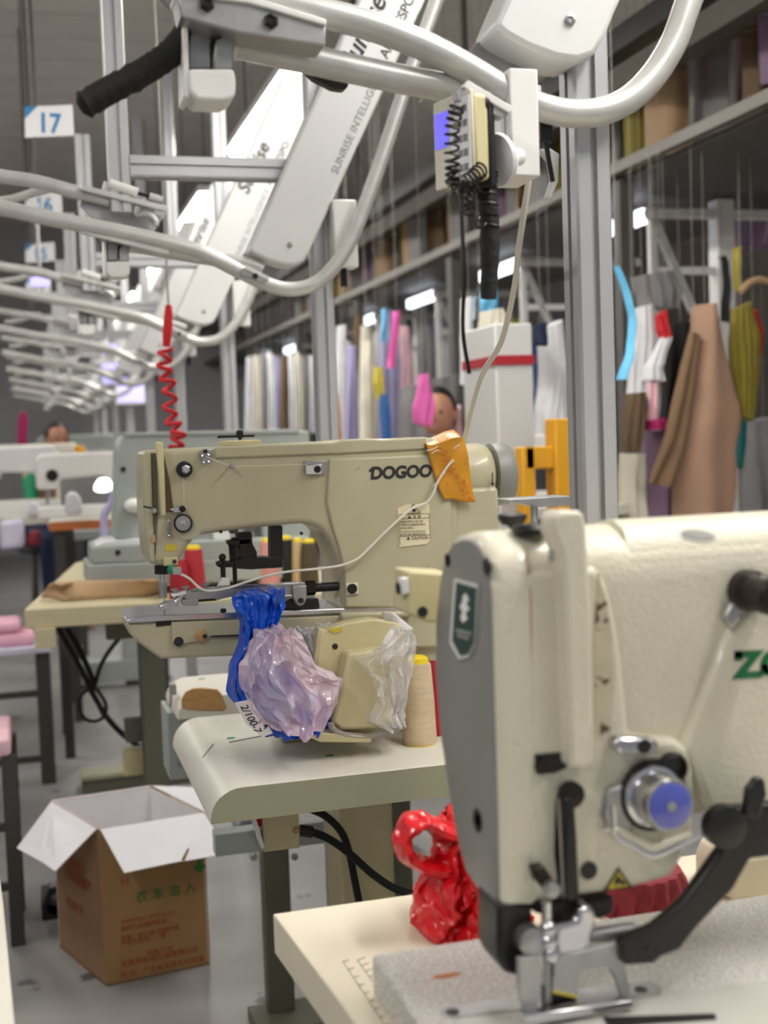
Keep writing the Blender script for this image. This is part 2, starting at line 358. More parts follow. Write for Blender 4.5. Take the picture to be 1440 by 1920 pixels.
# channel with two bolts and the slotted end bracket
ch = MB().prism([S(a,b,0,-.10) for a,b in [(330,-20),(470,-2),(612,40),(611,86),(452,62),(340,32)]], (0,.045,0)).build('rail_channel', 'steel_rough', arm, bevel=.002)
MB().prism([S(a,b,0,-.104) for a,b in [(330,-26),(470,-8),(613,36),(612,48),(468,6),(330,-12)]], (0,.053,0)).build('channel_edge', 'white_plastic', arm, bevel=.0015)  # pale strip puts the highlight of the channel's top edge into colour
for q in ((388,8),(508,40)):
    b = MB(); b.lathe(S(*q,0,-.10), (0,-1,0), [(.008,0),(.008,.004),(.005,.006),(.003,.004)], 6); b.build('bolt', 'dark_steel', arm, smooth=False)
MB().prism([S(a,b,0,-.075) for a,b in [(342,30),(352,30),(356,185),(345,180)]], (0,.05,0)).build('end_plate', 'white_plastic', arm, bevel=.001)
MB().prism([S(a,b,0,-.06) for a,b in [(354,45),(400,45),(396,88),(396,128),(354,128)]], (0,.035,0)).build('end_bracket', 'steel_rough', arm, bevel=.002)
MB().prism([S(a,b,0,-.075) for a,b in [(404,75),(448,50),(438,96),(438,130),(402,130),(402,90)]], (0,.035,0)).build('end_bracket', 'steel_rough', arm, bevel=.002)
MB().prism([S(a,b,0,-.04) for a,b in [(396,45),(418,45),(404,86),(403,130),(386,130),(388,84)]], (0,.006,0)).build('slot', 'black_plastic', arm, smooth=False)
MB().prism([S(a,b,0,-.08) for a,b in [(354,128),(440,128),(443,150),(443,168),(440,182),(420,190),(370,188),(354,170)]], (0,.05,0)).build('end_block', 'white_plastic', arm, bevel=.004, seg=3)
# clip on the tube bend
MB().prism([S(a,b,0,-.125) for a,b in [(878,150),(962,200),(956,212),(868,162)]], (0,.02,0)).build('tube_clip', 'white_plastic', arm, bevel=.001)
MB().prism([S(a,b,0,-.122) for a,b in [(866,160),(954,212),(944,222),(858,188),(855,170)]], (0,.015,0)).build('tube_clip', 'steel_rough', arm, bevel=.001)
b = MB(); b.lathe(S(908,194,0,-.122), (0,-1,0), [(.006,0),(.006,.004),(.003,.005)], 8); b.build('bolt', 'dark_steel', arm)
# switching gate at the left end of the arm
MB().prism([S(a,b,1,.02) for a,b in [(155,350),(230,372),(312,400),(285,440),(190,425),(150,385)]], (0,.01,0)).build('gate_plate', 'steel_rough', arm, bevel=.001)
MB().bar(S(150,352,1,-.02), S(313,393,1,-.02), .02, .012).build('gate_bar', 'tube_metal', arm, bevel=.002)
MB().cyl(S(205,344,1,-.02), S(258,362,1,-.02), .011, n=12).build('air_cylinder', 'white_plastic', arm)
MB().cyl(S(258,362,1,-.02), S(282,369,1,-.02), .004, n=8).build('piston_rod', 'dark_steel', arm)
MB().cyl(S(280,368,1,-.02), S(304,375,1,-.02), .009, n=10).build('rod_end', 'tube_metal', arm)
MB().prism([S(a,b,1,-.01) for a,b in [(195,338),(208,345),(208,362),(190,358)]], (0,.02,0)).build('cylinder_mount', 'white_plastic', arm, bevel=.001)
MB().tube(smooth_path([S(a,b,1,-.02) for a,b in [(258,388),(256,402),(268,400),(282,404),(292,416),(292,424)]], 4), .008, 8).build('gate_hook', 'steel_rough', arm)
MB().tube([S(a,b,1,.0) for a,b in [(150,363),(205,378)]], .012, 8).build('gate_sleeve', 'tube_metal', arm)
MB().tube(smooth_path([S(a,b,1,0) for a,b in [(-70,314),(0,330),(70,341),(155,364)]], 4), .015, 10).build('feed_tube', 'tube_metal', arm)
MB().tube(smooth_path([S(a,b,1,.2) for a,b in [(-30,380),(20,374),(60,362),(100,352)]], 4), .010, 8).build('return_tube', 'tube_metal', arm)
MB().bar(S(153,434,1,-.1), S(316,474,1,-.1), .012, .010).build('guide_strip', 'tube_metal', arm, bevel=.001)
ARM = [arm]
for k in range(1, NST):
    c = copy_tree(arm); c.location.y = SP*(k+1); ARM.append(c)
    c['label'] = ['', 'second hanger arm with lettered white cover and U-bent pale rail tube', 'third hanger arm, its white cover ending above the red coiled hose', 'fourth hanger arm from the front, blurred behind the red coiled hose'][k] if k < 4 else f'{ORD[k]} hanger arm from the front, blurred with its white cover and bent tube'
arm_rail = [o for o in arm.children if o.name.startswith('rail_tube')][0]; o0 = rail0.build('rail_tube', 'tube_metal', arm); bpy.data.objects.remove(arm_rail)
for o_ in list(arm.children):
    if o_.name.startswith('guide_strip'): bpy.data.objects.remove(o_)
    elif o_.name.startswith(('cover_panel','screw')): o_.location += Vector((.040,0,.038))
for c in ARM: c['group'] = 'hanger arms of the conveyor'

# a white junction box on every post but the first
jb = thing('junction_box', 'white junction box on the second aluminium post beside the bent rail tube', 'box', (PXX, SP*2, 1.8), 'white boxes on the posts')
MB().box(PXX+.015, PXX+.07, SP*2-.075, SP*2-.024, 1.70, 1.85).build('box_body', 'white_plastic', jb, bevel=.004)
MB().cyl((PXX+.04, SP*2-.05, 1.66), (PXX+.04, SP*2-.05, 1.70), .008, n=8).build('cable_gland', 'black_plastic', jb)
for k in range(2, 7):
    c = copy_tree(jb); c.location.y = SP*(k+1); c['label'] = f'white junction box on the {ORD[k]} aluminium post from the front'

# black rubber strap at the first arm's left end
b = MB(); pts = smooth_path([S(a,b_,0,-.05) for a,b_ in [(352,48),(342,70),(322,98),(290,122),(250,146),(200,172),(150,202)]], 6)
rr = [.011+.0035*min(1,i/10)+.0022*nz((i*.9,0,0)) for i in range(len(pts))]; rr[-1] = .007
b.tube(pts, rr, 10); whole(b.build('rubber_strap', 'black_rubber'), 'ragged black rubber strap slanting down left from the first arm end bracket', 'strap')
# dark glossy tongue hanging under the lower tube
b = MB().prism([S(a,b_,0,-.0) for a,b_ in [(565,124),(600,132),(650,146),(657,152),(650,168),(625,164),(590,146)]], (0,.02,0))
whole(b.build('glossy_tag', 'black_plastic', bevel=.004), 'small glossy dark blue-black tongue tucked under the lower tube', 'tag')

# terminal with keypad, its holder, coiled cord
YT = 1.30
kc = P(862,266,Y=YT); n_ = Vector((-.95,-.31,0)).normalized(); t_ = Vector((.31,-.95,0)).normalized()
kt = thing('keypad_terminal', 'cream handheld keypad terminal with violet screen hanging under the clip', 'terminal', kc)
def kbox(u0,u1,z0,z1,d0,d1,name,m,bev=.002,par=None):
    pts = [kc+t_*u+Vector((0,0,z)) + n_*d0 for u,z in ((u0,z0),(u1,z0),(u1,z1),(u0,z1))]
    return MB().prism(pts, n_*(d1-d0)).build(name, m, par or kt, bevel=bev)
kbox(-.032,.032,-.046,.046,-.016,.006,'housing','cream_plastic' if 'cream_plastic' in M else 'beige_panel',.005)
kbox(-.034,.034,-.048,.048,.006,.010,'bezel','cloth_cream',.002)
kbox(-.030,-.006,-.004,.034,.010,.0112,'screen','screen_blue',.0)
pad = kbox(.000,.032,-.040,.042,.010,.0112,'key_panel','paper',.0)
for i in range(5):
    for j in range(3):
        kbox(.004+.009*j,.010+.009*j,-.036+.0155*i,-.029+.0155*i,.0112,.0125,'key','cloth_grey',.0)
kbox(-.031,.031,-.052,.050,-.026,-.016,'back_shell','black_plastic',.003)
hb = thing('controller_box', 'tall white plastic box hanging below the first arm cover', 'box', P(982,330,Y=1.33))
x0,x1 = P(958,230,Y=1.33).x, P(1011,230,Y=1.33).x; z1 = P(985,128,Y=1.33).z; z0 = P(985,330,Y=1.33).z
MB().box(x0, x1, 1.33, 1.40, z0, z1).build('box_body', 'white_plastic', hb, bevel=.002)
MB().box(x0-.010, x0-.001, 1.345, 1.39, z0+.004, P(985,200,Y=1.33).z).build('side_lid', 'cover_white', hb, bevel=.0015)
MB().box(x1, x1+.018, 1.36, 1.39, z1-.022, z1-.008).build('plug', 'white_plastic', hb, bevel=.003)
dc = P(937,300,Y=1.31); dk = thing('suction_disc', 'translucent white round disc with a stub beside the white box', 'disc', dc)
MB().lathe(dc, Vector((-.93,-.30,-.2)), [(.008,-.024),(.008,-.012),(.022,-.008),(.0295,.0),(.0285,.005),(.018,.009),(0,.010)], 24).build('disc', 'cloth_white', dk)
MB().lathe(dc, Vector((-.93,-.30,-.2)), [(.0095,-.03),(.0095,-.018),(.006,-.016)], 14).build('stub', 'white_plastic', dk)
MB().prism([P(a,b,Y=1.40) for a,b in [(915,55),(1000,108),(985,165),(866,150),(872,110)]], (0,.03,0)).build('arm_gusset', 'steel_rough', None, bevel=.002)
whole(bpy.data.objects['arm_gusset'], 'plain grey sheet metal gusset below the first arm cover', 'bracket')
# coiled cord
def coil(path, R, r, turns, n=6, per=11):
    path = smooth_path(path, 12); N = int(turns*per); out = []
    for i in range(N+1):
        p = interp(path, i/N); d = (interp(path, min(1,i/N+.01))-interp(path, max(0,i/N-.01))).normalized()
        t = Vector((0,1,0)); x = d.cross(t).normalized(); y = x.cross(d); a = math.tau*i/per
        out.append(p+x*R*math.cos(a)+y*R*math.sin(a))
    return MB().tube(out, r, n)
cc = thing('coiled_cord', 'black coiled cord dangling in front of the keypad terminal', 'cord', P(865,330,Y=1.2))
b = coil([P(858,196,Y=1.235),P(848,240,Y=1.235),P(848,300,Y=1.235),P(850,345,Y=1.24)], .0072, .0015, 11); b.build('coil', 'black_plastic', cc)
b = coil([P(846,330,Y=1.25),P(858,345,Y=1.25),P(880,338,Y=1.25),P(902,318,Y=1.26)], .008, .0014, 12); b.build('coil', 'black_plastic', cc)
b = coil([P(898,350,Y=1.26),P(880,365,Y=1.26),P(878,395,Y=1.26),P(905,425,Y=1.27)], .005, .0013, 8); b.build('coil', 'black_plastic', cc)
MB().tube(smooth_path([P(864,340,Y=1.25),P(866,420,Y=1.25),P(870,520,Y=1.25),P(868,620,Y=1.26),P(880,700,Y=1.27)],5), .0022, 6).build('straight_lead', 'black_plastic', cc)
bs = thing('cable_bundle', 'thick black wrapped cable bundle hanging behind the coiled cord', 'cable', P(915,560,Y=1.30))
b = MB(); pts = smooth_path([P(908,235,Y=1.30),P(912,300,Y=1.30),P(914,370,Y=1.30),P(918,430,Y=1.30),P(918,500,Y=1.30),P(916,560,Y=1.30)],6)
b.tube(pts, [.006+.005*min(1,i/12)+.001*nz((i*1.7,0,0))-.006*max(0,(i-20)/len(pts)) for i in range(len(pts))], 10); b.build('bundle', 'black_rubber', bs)
b = coil([P(915,320,Y=1.30),P(913,360,Y=1.30),P(918,430,Y=1.30)], .0105, .0018, 7); b.build('spiral_wrap', 'black_plastic', bs)
wc = thing('flat_cable', 'pale flat cable hanging from the white box down to the sewing machine', 'cable', P(985,335,Y=1.38))
MB().tube(smooth_path([P(992,332,Y=1.38),P(982,400,Y=1.40),P(972,470,Y=1.45),P(964,540,Y=1.55),P(940,640,Y=1.7),P(905,700,Y=1.8),P(886,760,Y=1.95),P(870,826,Y=2.10)],6), .0042, 8).build('cable', 'cord_white', wc)
pc = thing('power_lead', 'thin black power lead with square plug by the first post', 'cable', P(1020,240,Y=1.37))
q = P(1021,250,Y=1.37); MB().box(q.x-.008,q.x+.008,q.y-.008,q.y+.008,q.z-.012,q.z+.012).build('plug', 'black_plastic', pc, bevel=.002)
MB().tube([P(1022,258,Y=1.37),P(1028,295,Y=1.37),P(1036,340,Y=1.38)], .003, 6).build('lead', 'black_plastic', pc)
b = MB().prism([P(a,b_,Y=1.40) for a,b_ in [(1012,280),(1030,276),(1050,288),(1048,340),(1034,374),(1026,368),(1036,335),(1030,300)]], (0,.012,0))
whole(b.build('white_clamp', 'white_plastic', bevel=.002), 'small white plastic clamp with drooping tail left of the first post', 'clamp')
# ================================================================== middle table
TZ = .80
def rounded_top(x0, x1, y0, y1, z0, z1, r):   # table board whose left edge is rounded over
    pts = [(x1,z0),(x1,z1)]+[(x0+r*1.35*(1-math.sin(a)), z1-(z1-z0)*(1-math.cos(a))*.92) for a in [i*math.pi/2/8 for i in range(9)]]+[(x0,z0)]
    return [Vector((x,y0,z)) for x,z in pts], Vector((0,y1-y0,0))
mt = thing('machine_table', 'off-white machine table with rounded edge under the lettered beige machine', 'table', (.55, 2.1, 0))
pts, vec = rounded_top(.236, 1.35, 1.835, 2.34, TZ-.052, TZ, .036)
MB().prism(pts, vec).build('table_top', 'table_white', mt, bevel=.002)
MB().prism([Vector((p.x+.0005, 1.8349, p.z-.0007 if p.z > TZ-.01 else p.z+.0007)) for p in pts], (0,-.0015,0)).build('end_band', 'table_edge', mt, smooth=False)
# the split behind the cut-out: second board with bare plywood end
pts2, vec2 = rounded_top(.268, 1.35, 2.53, 2.76, TZ-.045, TZ, .036)
MB().prism(pts2, vec2).build('rear_board', 'table_white', mt, bevel=.002)
MB().prism([P(a,b,Y=2.527) for a,b in [(341,1327),(340,1312),(348,1298),(362,1291),(380,1290),(408,1293),(415,1300),(426,1328),(418,1333),(380,1333),(350,1331)]], (0,.006,0)).build('bare_end', 'wood', mt, bevel=.002, label='bare plywood end of the board')
MB().box(.62, 1.35, 2.34, 2.53, TZ-.05, TZ-.001).build('bridge_board', 'table_white', mt)
for a, b in (((430,1392),(500,1378)), ((380,1420),(400,1395))): 
    MB().tube([P(a[0],a[1],Z=TZ+.0006), P(b[0],b[1],Z=TZ+.0006)], .0008, 4).build('scratch', 'ink', mt)
for q in ((432,1384),(617,1417),(378,1273)):
    c = P(*q, Z=TZ); MB().prism([c+Vector((dx,dy,0)) for dx,dy in ((-.008,-.004),(.006,-.006),(.009,.003),(-.003,.006))], (0,0,.0006)).build('paint_chip', 'cloth_green', mt, smooth=False, label='small green paint chip')
# supports under the table
lg = P(700,1560,Y=2.12)
MB().box(lg.x-.075, lg.x+.055, 2.06, 2.18, 0, TZ-.052).build('leg_column', 'beige_panel', mt, bevel=.004)
MB().box(lg.x+.02, lg.x+.05, 2.055, 2.06, .05, TZ-.06).build('column_strip', 'leg_green', mt)
q0 = P(380,1590,Y=2.45); q1 = P(610,1590,Y=2.45)
MB().box(P(404,1590,Y=2.45).x, q1.x+.02, 2.45, 2.49, q0.z-.022, q0.z+.024).build('stretcher', 'grey_paint', mt, bevel=.002)
for px in (475, 552):
    c = P(px,1606,Y=2.45); MB().lathe(c, (0,-1,0), [(.008,0),(.008,.003),(.005,.006)], 10).build('bolt', 'steel_rough', mt)
MB().box(1.2, 1.26, 2.0, 2.06, 0, TZ-.052).build('leg', 'leg_green', mt, bevel=.003)
MB().box(1.2, 1.26, 2.66, 2.72, 0, TZ-.045).build('leg', 'leg_green', mt, bevel=.003)
MB().box(.46, .52, 2.70, 2.75, 0, TZ-.045).build('leg', 'leg_green', mt, bevel=.003)
MB().box(.42, 1.26, 2.62, 2.76, 0, .03).build('foot_bar', 'leg_green', mt, bevel=.003)
# slotted post seen under the table
e = extrusion((P(632,1600,Y=2.25).x, 2.25, 0), 'z', TZ-.053, .04).build('under_post', 'alu', mt)
# switch box under the front edge
sb = thing('switch_box', 'small beige switch box screwed under the front edge of the middle table', 'box', P(528,1590,Y=1.95))
a = P(492,1530,Y=1.93); b_ = P(563,1590,Y=1.93)
MB().box(a.x, b_.x, 1.93, 2.0, b_.z, TZ-.053).build('box_body', 'beige_panel', sb, bevel=.002)
MB().prism([P(x,y,Y=1.925) for x,y in [(474,1535),(480,1535),(496,1587),(491,1592)]], (0,.03,0)).build('side_flap', 'paper', sb)
MB().prism([P(x,y,Y=1.94) for x,y in [(478,1528),(490,1528),(490,1550),(480,1550)]], (0,.03,0)).build('red_switch', 'cloth_red', sb)
c = P(555,1556,Y=1.93); MB().lathe(c, (0,-1,0), [(.006,0),(.006,.002),(.003,.005)], 10).build('screw', 'wood', sb)
cb = thing('black_cables', 'two thick black cables looping under the middle table', 'cable', P(640,1600,Y=1.98))
MB().tube(smooth_path([P(*q,Y=1.96) for q in [(562,1558),(590,1562),(620,1575),(655,1600),(700,1640),(745,1668),(800,1682)]],5), .0065, 8).build('cable', 'black_rubber', cb)
MB().tube(smooth_path([P(*q,Y=2.02) for q in [(570,1512),(610,1530),(640,1560),(655,1600),(665,1650),(675,1700),(690,1780)]],5), .0065, 8).build('cable', 'black_rubber', cb)
MB().cyl(P(562,1557,Y=1.96), P(585,1560,Y=1.96), .010, n=10).build('plug', 'black_plastic', cb)
MB().tube(smooth_path([P(*q,Y=2.3) for q in [(752,1500),(757,1540),(760,1600),(758,1680)]],4), .004, 6).build('thin_lead', 'black_plastic', cb)
# control cabinet below the rear board
kb = thing('control_cabinet', 'light grey control cabinet with vent grilles under the rear board', 'cabinet', P(340,1455,Y=2.62))
a = P(309,1250,Y=2.62); d = P(400,1455,Y=2.62)
MB().box(a.x, d.x+.06, 2.62, 2.75, d.z, TZ-.046).build('cabinet_body', 'grey_paint', kb, bevel=.003)
for yy in (1378, 1428):
    for j in range(5):
        p = P(334+j*6, yy, Y=2.62); MB().box(p.x, p.x+.004, 2.6175, 2.6195, p.z-.011, p.z+.011).build('vent_slot', 'cloth_grey', kb)
p = P(322,1290,Y=2.62); MB().box(p.x-.006,p.x+.008,2.60,2.62,p.z-.012,p.z+.012).build('latch', 'steel_rough', kb, bevel=.002)
MB().tube([p+Vector((-.004,-.02,-.01)), p+Vector((-.006,-.02,-.035))], .003, 6).build('latch_hook', 'steel_rough', kb)

# ================================================================== the lettered beige sewing machine
Y0 = 2.05; DP = .13
dg = thing('sewing_machine', 'beige bar-tacking sewing machine lettered DOGOO with arm over a thin bed', 'sewing machine', P(640,1250,Y=Y0))
def D(*pts, y=0.0): return [P(a,b,Y=Y0+y) for a,b in pts]
def plate(pts, name, m, y=-.004, d=.004, bev=.0, par=None, **k): return MB().prism(D(*pts, y=y), (0,d,0)).build(name, m, par or dg, bevel=bev, **k)
def knob(px, py, prof, name, m, y=0, n=20, par=None, ax=(0,-1,0)): return MB().lathe(P(px,py,Y=Y0+y), ax, prof, n).build(name, m, par or dg)
armo = [(267,846),(300,843),(403,838),(640,826),(700,823),(800,820),(862,826),(862,1146),(641,1146),(639,1075),(630,1044),(622,1022),(613,1006),(603,995),(592,988),(580,984),(565,982),(474,990),(370,1004),(353,1023),(334,1058),(304,1061),(278,1058),(271,1002),(268,950)]
body = MB().prism(D(*armo), (0,DP,0)).build('arm_body', 'beige_paint', dg, bevel=.010, seg=4)
# a shallow recess step: arm front is set back below this swelling over the column
plate([(618,860),(845,850),(850,1140),(648,1140),(645,1070),(636,1030),(622,985),(612,940)], 'column_face', 'beige_paint', -.006, .008, .004, seg=3)
plate([(403,838),(625,830),(640,825),(690,822),(718,824),(800,819),(800,842),(640,851),(403,860)], 'top_cover', 'beige_paint', -.004, .125, .003)
plate([(268,848),(283,847),(287,960),(291,1056),(279,1054),(273,1000),(269,950)], 'face_plate', 'beige_paint', -.006, .008, .003)
plate([(284,850),(293,850),(296,960),(292,1040),(289,1040),(287,960)], 'thread_slot', 'leg_green', -.0015, .002)
plate([(308,856),(318,900),(326,960),(312,960),(310,900)], 'worn_slot', 'brown' if 'brown' in M else 'cloth_brown', -.0012, .002)
plate([(293,830),(298,828),(306,829),(309,900),(311,965),(307,969),(302,967),(298,900)], 'take_up_guard', 'beige_panel', -.022, .018, .003, seg=3)
plate([(269,948),(284,951),(283,954),(269,951)], 'plate_seam', 'ink', -.0068, .001)
for px, py, r1, r2, nm in ((345,880,15.5,8,'thread_guide_knob'),):
    k = knob(px,py,[(.013,0),(.0135,.006),(.012,.009),(.006,.010)], nm, 'black_plastic'); 
    MB().lathe(P(px+3,py,Y=Y0-.010), (0,-1,0), [(.0075,0),(.0075,.004),(.005,.005),(.005,.007),(.002,.007)], 6).build('nut', 'steel', k, smooth=False)
k = knob(343,981,[(.0155,0),(.0155,.006),(.0145,.008)], 'tension_dial', 'black_plastic')
MB().lathe(P(343,981,Y=Y0-.008), (0,-1,0), [(.0125,0),(.0125,.003),(.012,.004)], 22).build('dial_face', 'steel_rough', k)
MB().lathe(P(343,981,Y=Y0-.012), (0,-1,0), [(.004,0),(.004,.002),(.002,.003)], 12).build('screw', 'steel', k)
knob(352,985,[(.024,0),(.024,.0015)], 'dial_boss', 'beige_paint')
g = plate([(376,842),(396,842),(397,856),(392,868),(380,868),(375,858)], 'eyelet_plate', 'steel_rough', -.006, .006, .002)
MB().tube([P(386+8*math.cos(t),860+9*math.sin(t),Y=Y0-.009) for t in [i*math.tau/14 for i in range(15)]], .0015, 6).build('eyelet_ring', 'steel', g)
knob(385,846,[(.0035,0),(.0035,.003),(.001,.0045)], 'screw', 'dark_steel', -.006, 10)
kk = knob(432,874,[(.002,0),(.002,.012),(.004,.013),(.0045,.016),(.003,.0195),(0,.020)], 'thread_pin', 'steel_rough', n=12)
g = plate([(570,864),(610,864),(610,889),(572,890)], 'guide_plate', 'steel_rough', -.004, .004, .001)
plate([(573,872),(604,870),(604,889),(573,890)], 'guide_block', 'steel', -.009, .006, .001, par=g)
MB().lathe(P(595,880,Y=Y0-.009), (0,-1,0), [(.006,0),(.006,.002)], 12).build('screw', 'dark_steel', g)
g = plate([(319,955),(330,950),(345,948),(352,953),(345,960),(328,962)], 'check_spring', 'steel', -.008, .004, .001)
MB().lathe(P(342,954,Y=Y0-.008), (0,-1,0), [(.0055,0),(.0055,.004),(.002,.005)], 10).build('screw', 'dark_steel', g)
k = knob(289,957,[(.005,0),(.005,.006),(.003,.008)], 'thread_stud', 'steel', -.006, 10)
MB().tube(smooth_path([P(*q,Y=Y0-.006) for q in [(314,975),(317,980),(315,992),(318,1003),(313,1006)]],4), .0022, 6).build('thread_hook', 'steel', dg)
plate([(310,1021),(331,1020),(331,1032),(311,1034)], 'sticker', 'yellow_sticker', -.001, .001)
plate([(306,1046),(334,1044),(334,1060),(307,1062)], 'needle_guard', 'beige_panel', -.010, .010, .002)
knob(327,1053,[(.0035,0),(.0035,.001)], 'screw_hole', 'ink', -.010, 10)
plate([(283,1003),(291,1003),(292,1017),(284,1017)], 'side_clip', 'cloth_tan', -.008, .003)
for q in ((414,997),(565,1000)): knob(*q,[(.003,0),(.003,.001)], 'screw_hole', 'ink', 0, 10)
k = knob(660,1104,[(.009,0),(.009,.001)], 'side_port', 'black_plastic', -.010); plate([(649,1094),(672,1093),(673,1115),(650,1116)], 'port_plate', 'cloth_cream', -.010, .005, .002)
# needle bar, presser
MB().cyl(P(303,1060,Y=Y0+.04), P(303,1076,Y=Y0+.04), .012, n=14).build('needle_collar', 'black_plastic', dg)
MB().cyl(P(303,1060,Y=Y0+.04), P(305,1110,Y=Y0+.04), .0045, n=10).build('needle_bar', 'steel', dg)
MB().cyl(P(305,1092,Y=Y0+.04), P(306,1120,Y=Y0+.04), .0065, n=8).build('needle_clamp', 'steel_rough', dg)
MB().cyl(P(307,1112,Y=Y0+.04), P(308,1150,Y=Y0+.04), .001, n=6).build('needle', 'steel', dg)
# motor drum and hand wheel at the right end
yc = Y0+.065; cz = P(900,893,Y=Y0).z; xr0 = P(862,890,Y=Y0).x; xr1 = P(939,890,Y=Y0).x; xr2 = P(978,890,Y=Y0).x
MB().lathe((xr0-.02,yc,cz), (1,0,0), [(.056,0),(.058,.02),(.058,xr1-xr0-.0),(.055,xr1-xr0+.012),(.048,xr1-xr0+.018)], 36).build('motor_drum', 'beige_paint', dg, ang=50)
MB().box(xr0-.03, xr1-.002, Y0+.005, Y0+.125, P(866,1140,Y=Y0).z, cz-.02).build('motor_bracket', 'beige_paint', dg, bevel=.008, seg=3)
MB().lathe((xr1+.002,yc,cz), (1,0,0), [(.050,0),(.056,.002),(.057,.010),(.057,.030),(.053,.036),(.03,.038)], 36).build('hand_wheel', 'grey_cover', dg, ang=50)
MB().prism(D((922,886),(924,886),(924,905),(927,905),(923,912),(919,905),(922,905), y=-.0012), (0,-.001,0)).build('arrow_mark', 'ink', dg, smooth=False)
# bed
bedo = [(239,1168),(242,1188),(262,1207),(302,1236),(450,1230),(640,1222),(862,1212),(862,1140),(690,1149),(500,1154)]
MB().prism(D(*bedo, y=.005), (0,DP-.01,0)).build('bed', 'beige_paint', dg, bevel=.005, seg=3)
plate([(237,1163),(270,1155),(640,1141),(860,1132),(860,1142),(640,1150),(330,1163),(240,1169)], 'bed_plate', 'steel', .000, DP, .001)
plate([(292,1167),(321,1164),(321,1172),(293,1175)], 'bed_notch', 'black_plastic', .0035, .004)
plate([(322,1167),(322,1206),(348,1207),(372,1203),(395,1194),(420,1192),(690,1182),(690,1153)], 'bed_cover', 'beige_paint', .0, .008, .0015)
plate([(395,1192),(690,1182),(690,1184),(396,1195)], 'bed_seam', 'ink', -.0006, .001)
knob(377,1192,[(.010,0),(.0105,.002),(.008,.003)], 'brass_screw', 'wood', .0); knob(335,1203,[(.008,0),(.008,.001)], 'oil_hole', 'ink', .0)
knob(384,1193,[(.004,0),(.004,.001)], 'screw_slot', 'ink', -.003, 10)
knob(419,1146,[(.005,0),(.005,.004),(.002,.005)], 'screw', 'dark_steel', .02, 8, ax=(0,0,1))
plate([(640,1150),(770,1145),(775,1156),(640,1166)], 'base_flange', 'beige_paint', -.012, .02, .004)
bx = P(470,1200,Y=Y0).x; bx2 = P(855,1200,Y=Y0).x; zb = P(640,1215,Y=Y0).z
MB().box(bx+.05, bx2, Y0+.02, Y0+DP, TZ, zb).build('pedestal', 'beige_paint', dg, bevel=.005)
# lettering
o0 = P(694,898,Y=Y0-.006); exd = (P(806,893,Y=Y0-.006)-o0)
text('lettering', 'DOGOO', 'ink', dg, o0, exd, (0,0,1), .0285, bold=.045, shear=.12, spacing=.97, squeeze=.99, thick=.0008)
MB().prism(D((693,879),(698,878),(696,884),(692,885), y=-.0066), (0,-.0006,0)).build('lettering', 'ink', dg, smooth=False)
# caution label
lb = plate([(745,953),(762,946),(805,944),(808,1012),(800,1020),(748,1026)], 'caution_label', 'cream_sticker', -.0075, .0012)
tri = D((775,945),(788,962),(764,963), y=-.0078); 
MB().tube(tri+[tri[0]], .0007, 4).build('warning_triangle', 'ink', lb); MB().prism(D((772,957),(777,951),(780,958),(776,960), y=-.0085), (0,.0006,0)).build('warning_mark', 'ink', lb, smooth=False)
MB().prism(D((748,964),(804,962),(806,1004),(750,1008), y=-.0078),(0,.0004,0)).build('label_box', 'cream_sticker', lb, smooth=False)
for a_, b2 in (((748,965),(805,963)),((748,973),(805,971)),((750,1006),(806,1003)),((748,965),(750,1022)),((805,963),(807,1012))): MB().tube(D(a_,b2,y=-.008), .0004, 4).build('label_rule', 'ink', lb)
exl = (P(805,963,Y=Y0)-P(748,965,Y=Y0))
text('lettering', '\u25b2 \u6ce8 \u610f', 'ink', lb, P(764,972.5,Y=Y0-.008), exl, (0,0,1), .007)
for i, s_ in enumerate(('\u673a\u5668\u8fd0\u8f6c\u65f6\u5fc5\u987b\u6ce8\u610f','\u4e0d\u8981\u7528\u624b\u63a5\u89e6\u673a\u9488\u90e8\u4f4d','\u5426\u5219\u4f1a\u53d7\u4f24\u3002','Dangerous moving parts','\u64cd\u4f5c\u524d\u8bf7\u4ed4\u7ec6\u9605\u8bfb\u8bf4\u660e\u3002')):
    text('lettering', s_, 'ink', lb, P(750,980.5+6*i,Y=Y0-.008), exl, (0,0,1), .0046)
text('lettering', '\u25b2 CAUTION', 'ink', lb, P(762,1012,Y=Y0-.008), exl, (0,0,1), .0068, bold=.01)
# orange sticker draped over the shoulder
def tape(u, v):
    L = [(793,826),(797,842),(808,880),(818,915),(830,937)]; R = [(858,806),(868,830),(874,860),(880,905),(887,941)]
    p = interp([P(a,b,Y=Y0) for a,b in L], v).lerp(interp([P(a,b,Y=Y0) for a,b in R], v), u)
    yy = -.011 - .002*nz((u*3,v*4,1)) - .002*math.sin(v*9+u*4) + (.0 if v > .12 else (.12-v)*.25)
    p.y += yy; p.z += .003*nz((u*2,v*3,9)); return p
st = whole(MB().grid(tape, 14, 22).build('orange_sticker', 'orange_tape', solid=.0006), 'crumpled orange plastic sticker with printed marks hanging on the beige machine', 'sticker')
ORG[st] = Vector((0,0,0))
for a_, b2, c2 in (((815,815),(822,824),(826,826)),((800,845),(812,842),(822,836)),((810,850),(820,844),(826,846)),((850,842),(858,836),(862,833)),((812,912),(826,895),(835,885))):
    MB().tube([P(*q,Y=Y0-.017) for q in (a_,b2,c2)], .0006, 4).build('white_scuff', 'paper', st)
for i in range(9):
    u = .35+.02*i; text('lettering', RND.choice(['MT 85','XB 12','HK 07','ZD 33','RC 48']), 'print_red', st, P(818+5.2*i if i<5 else 832+4*i, 842+11*i, Y=Y0-.0165), (.9,0,-.45), (.45,0,.9), .008)
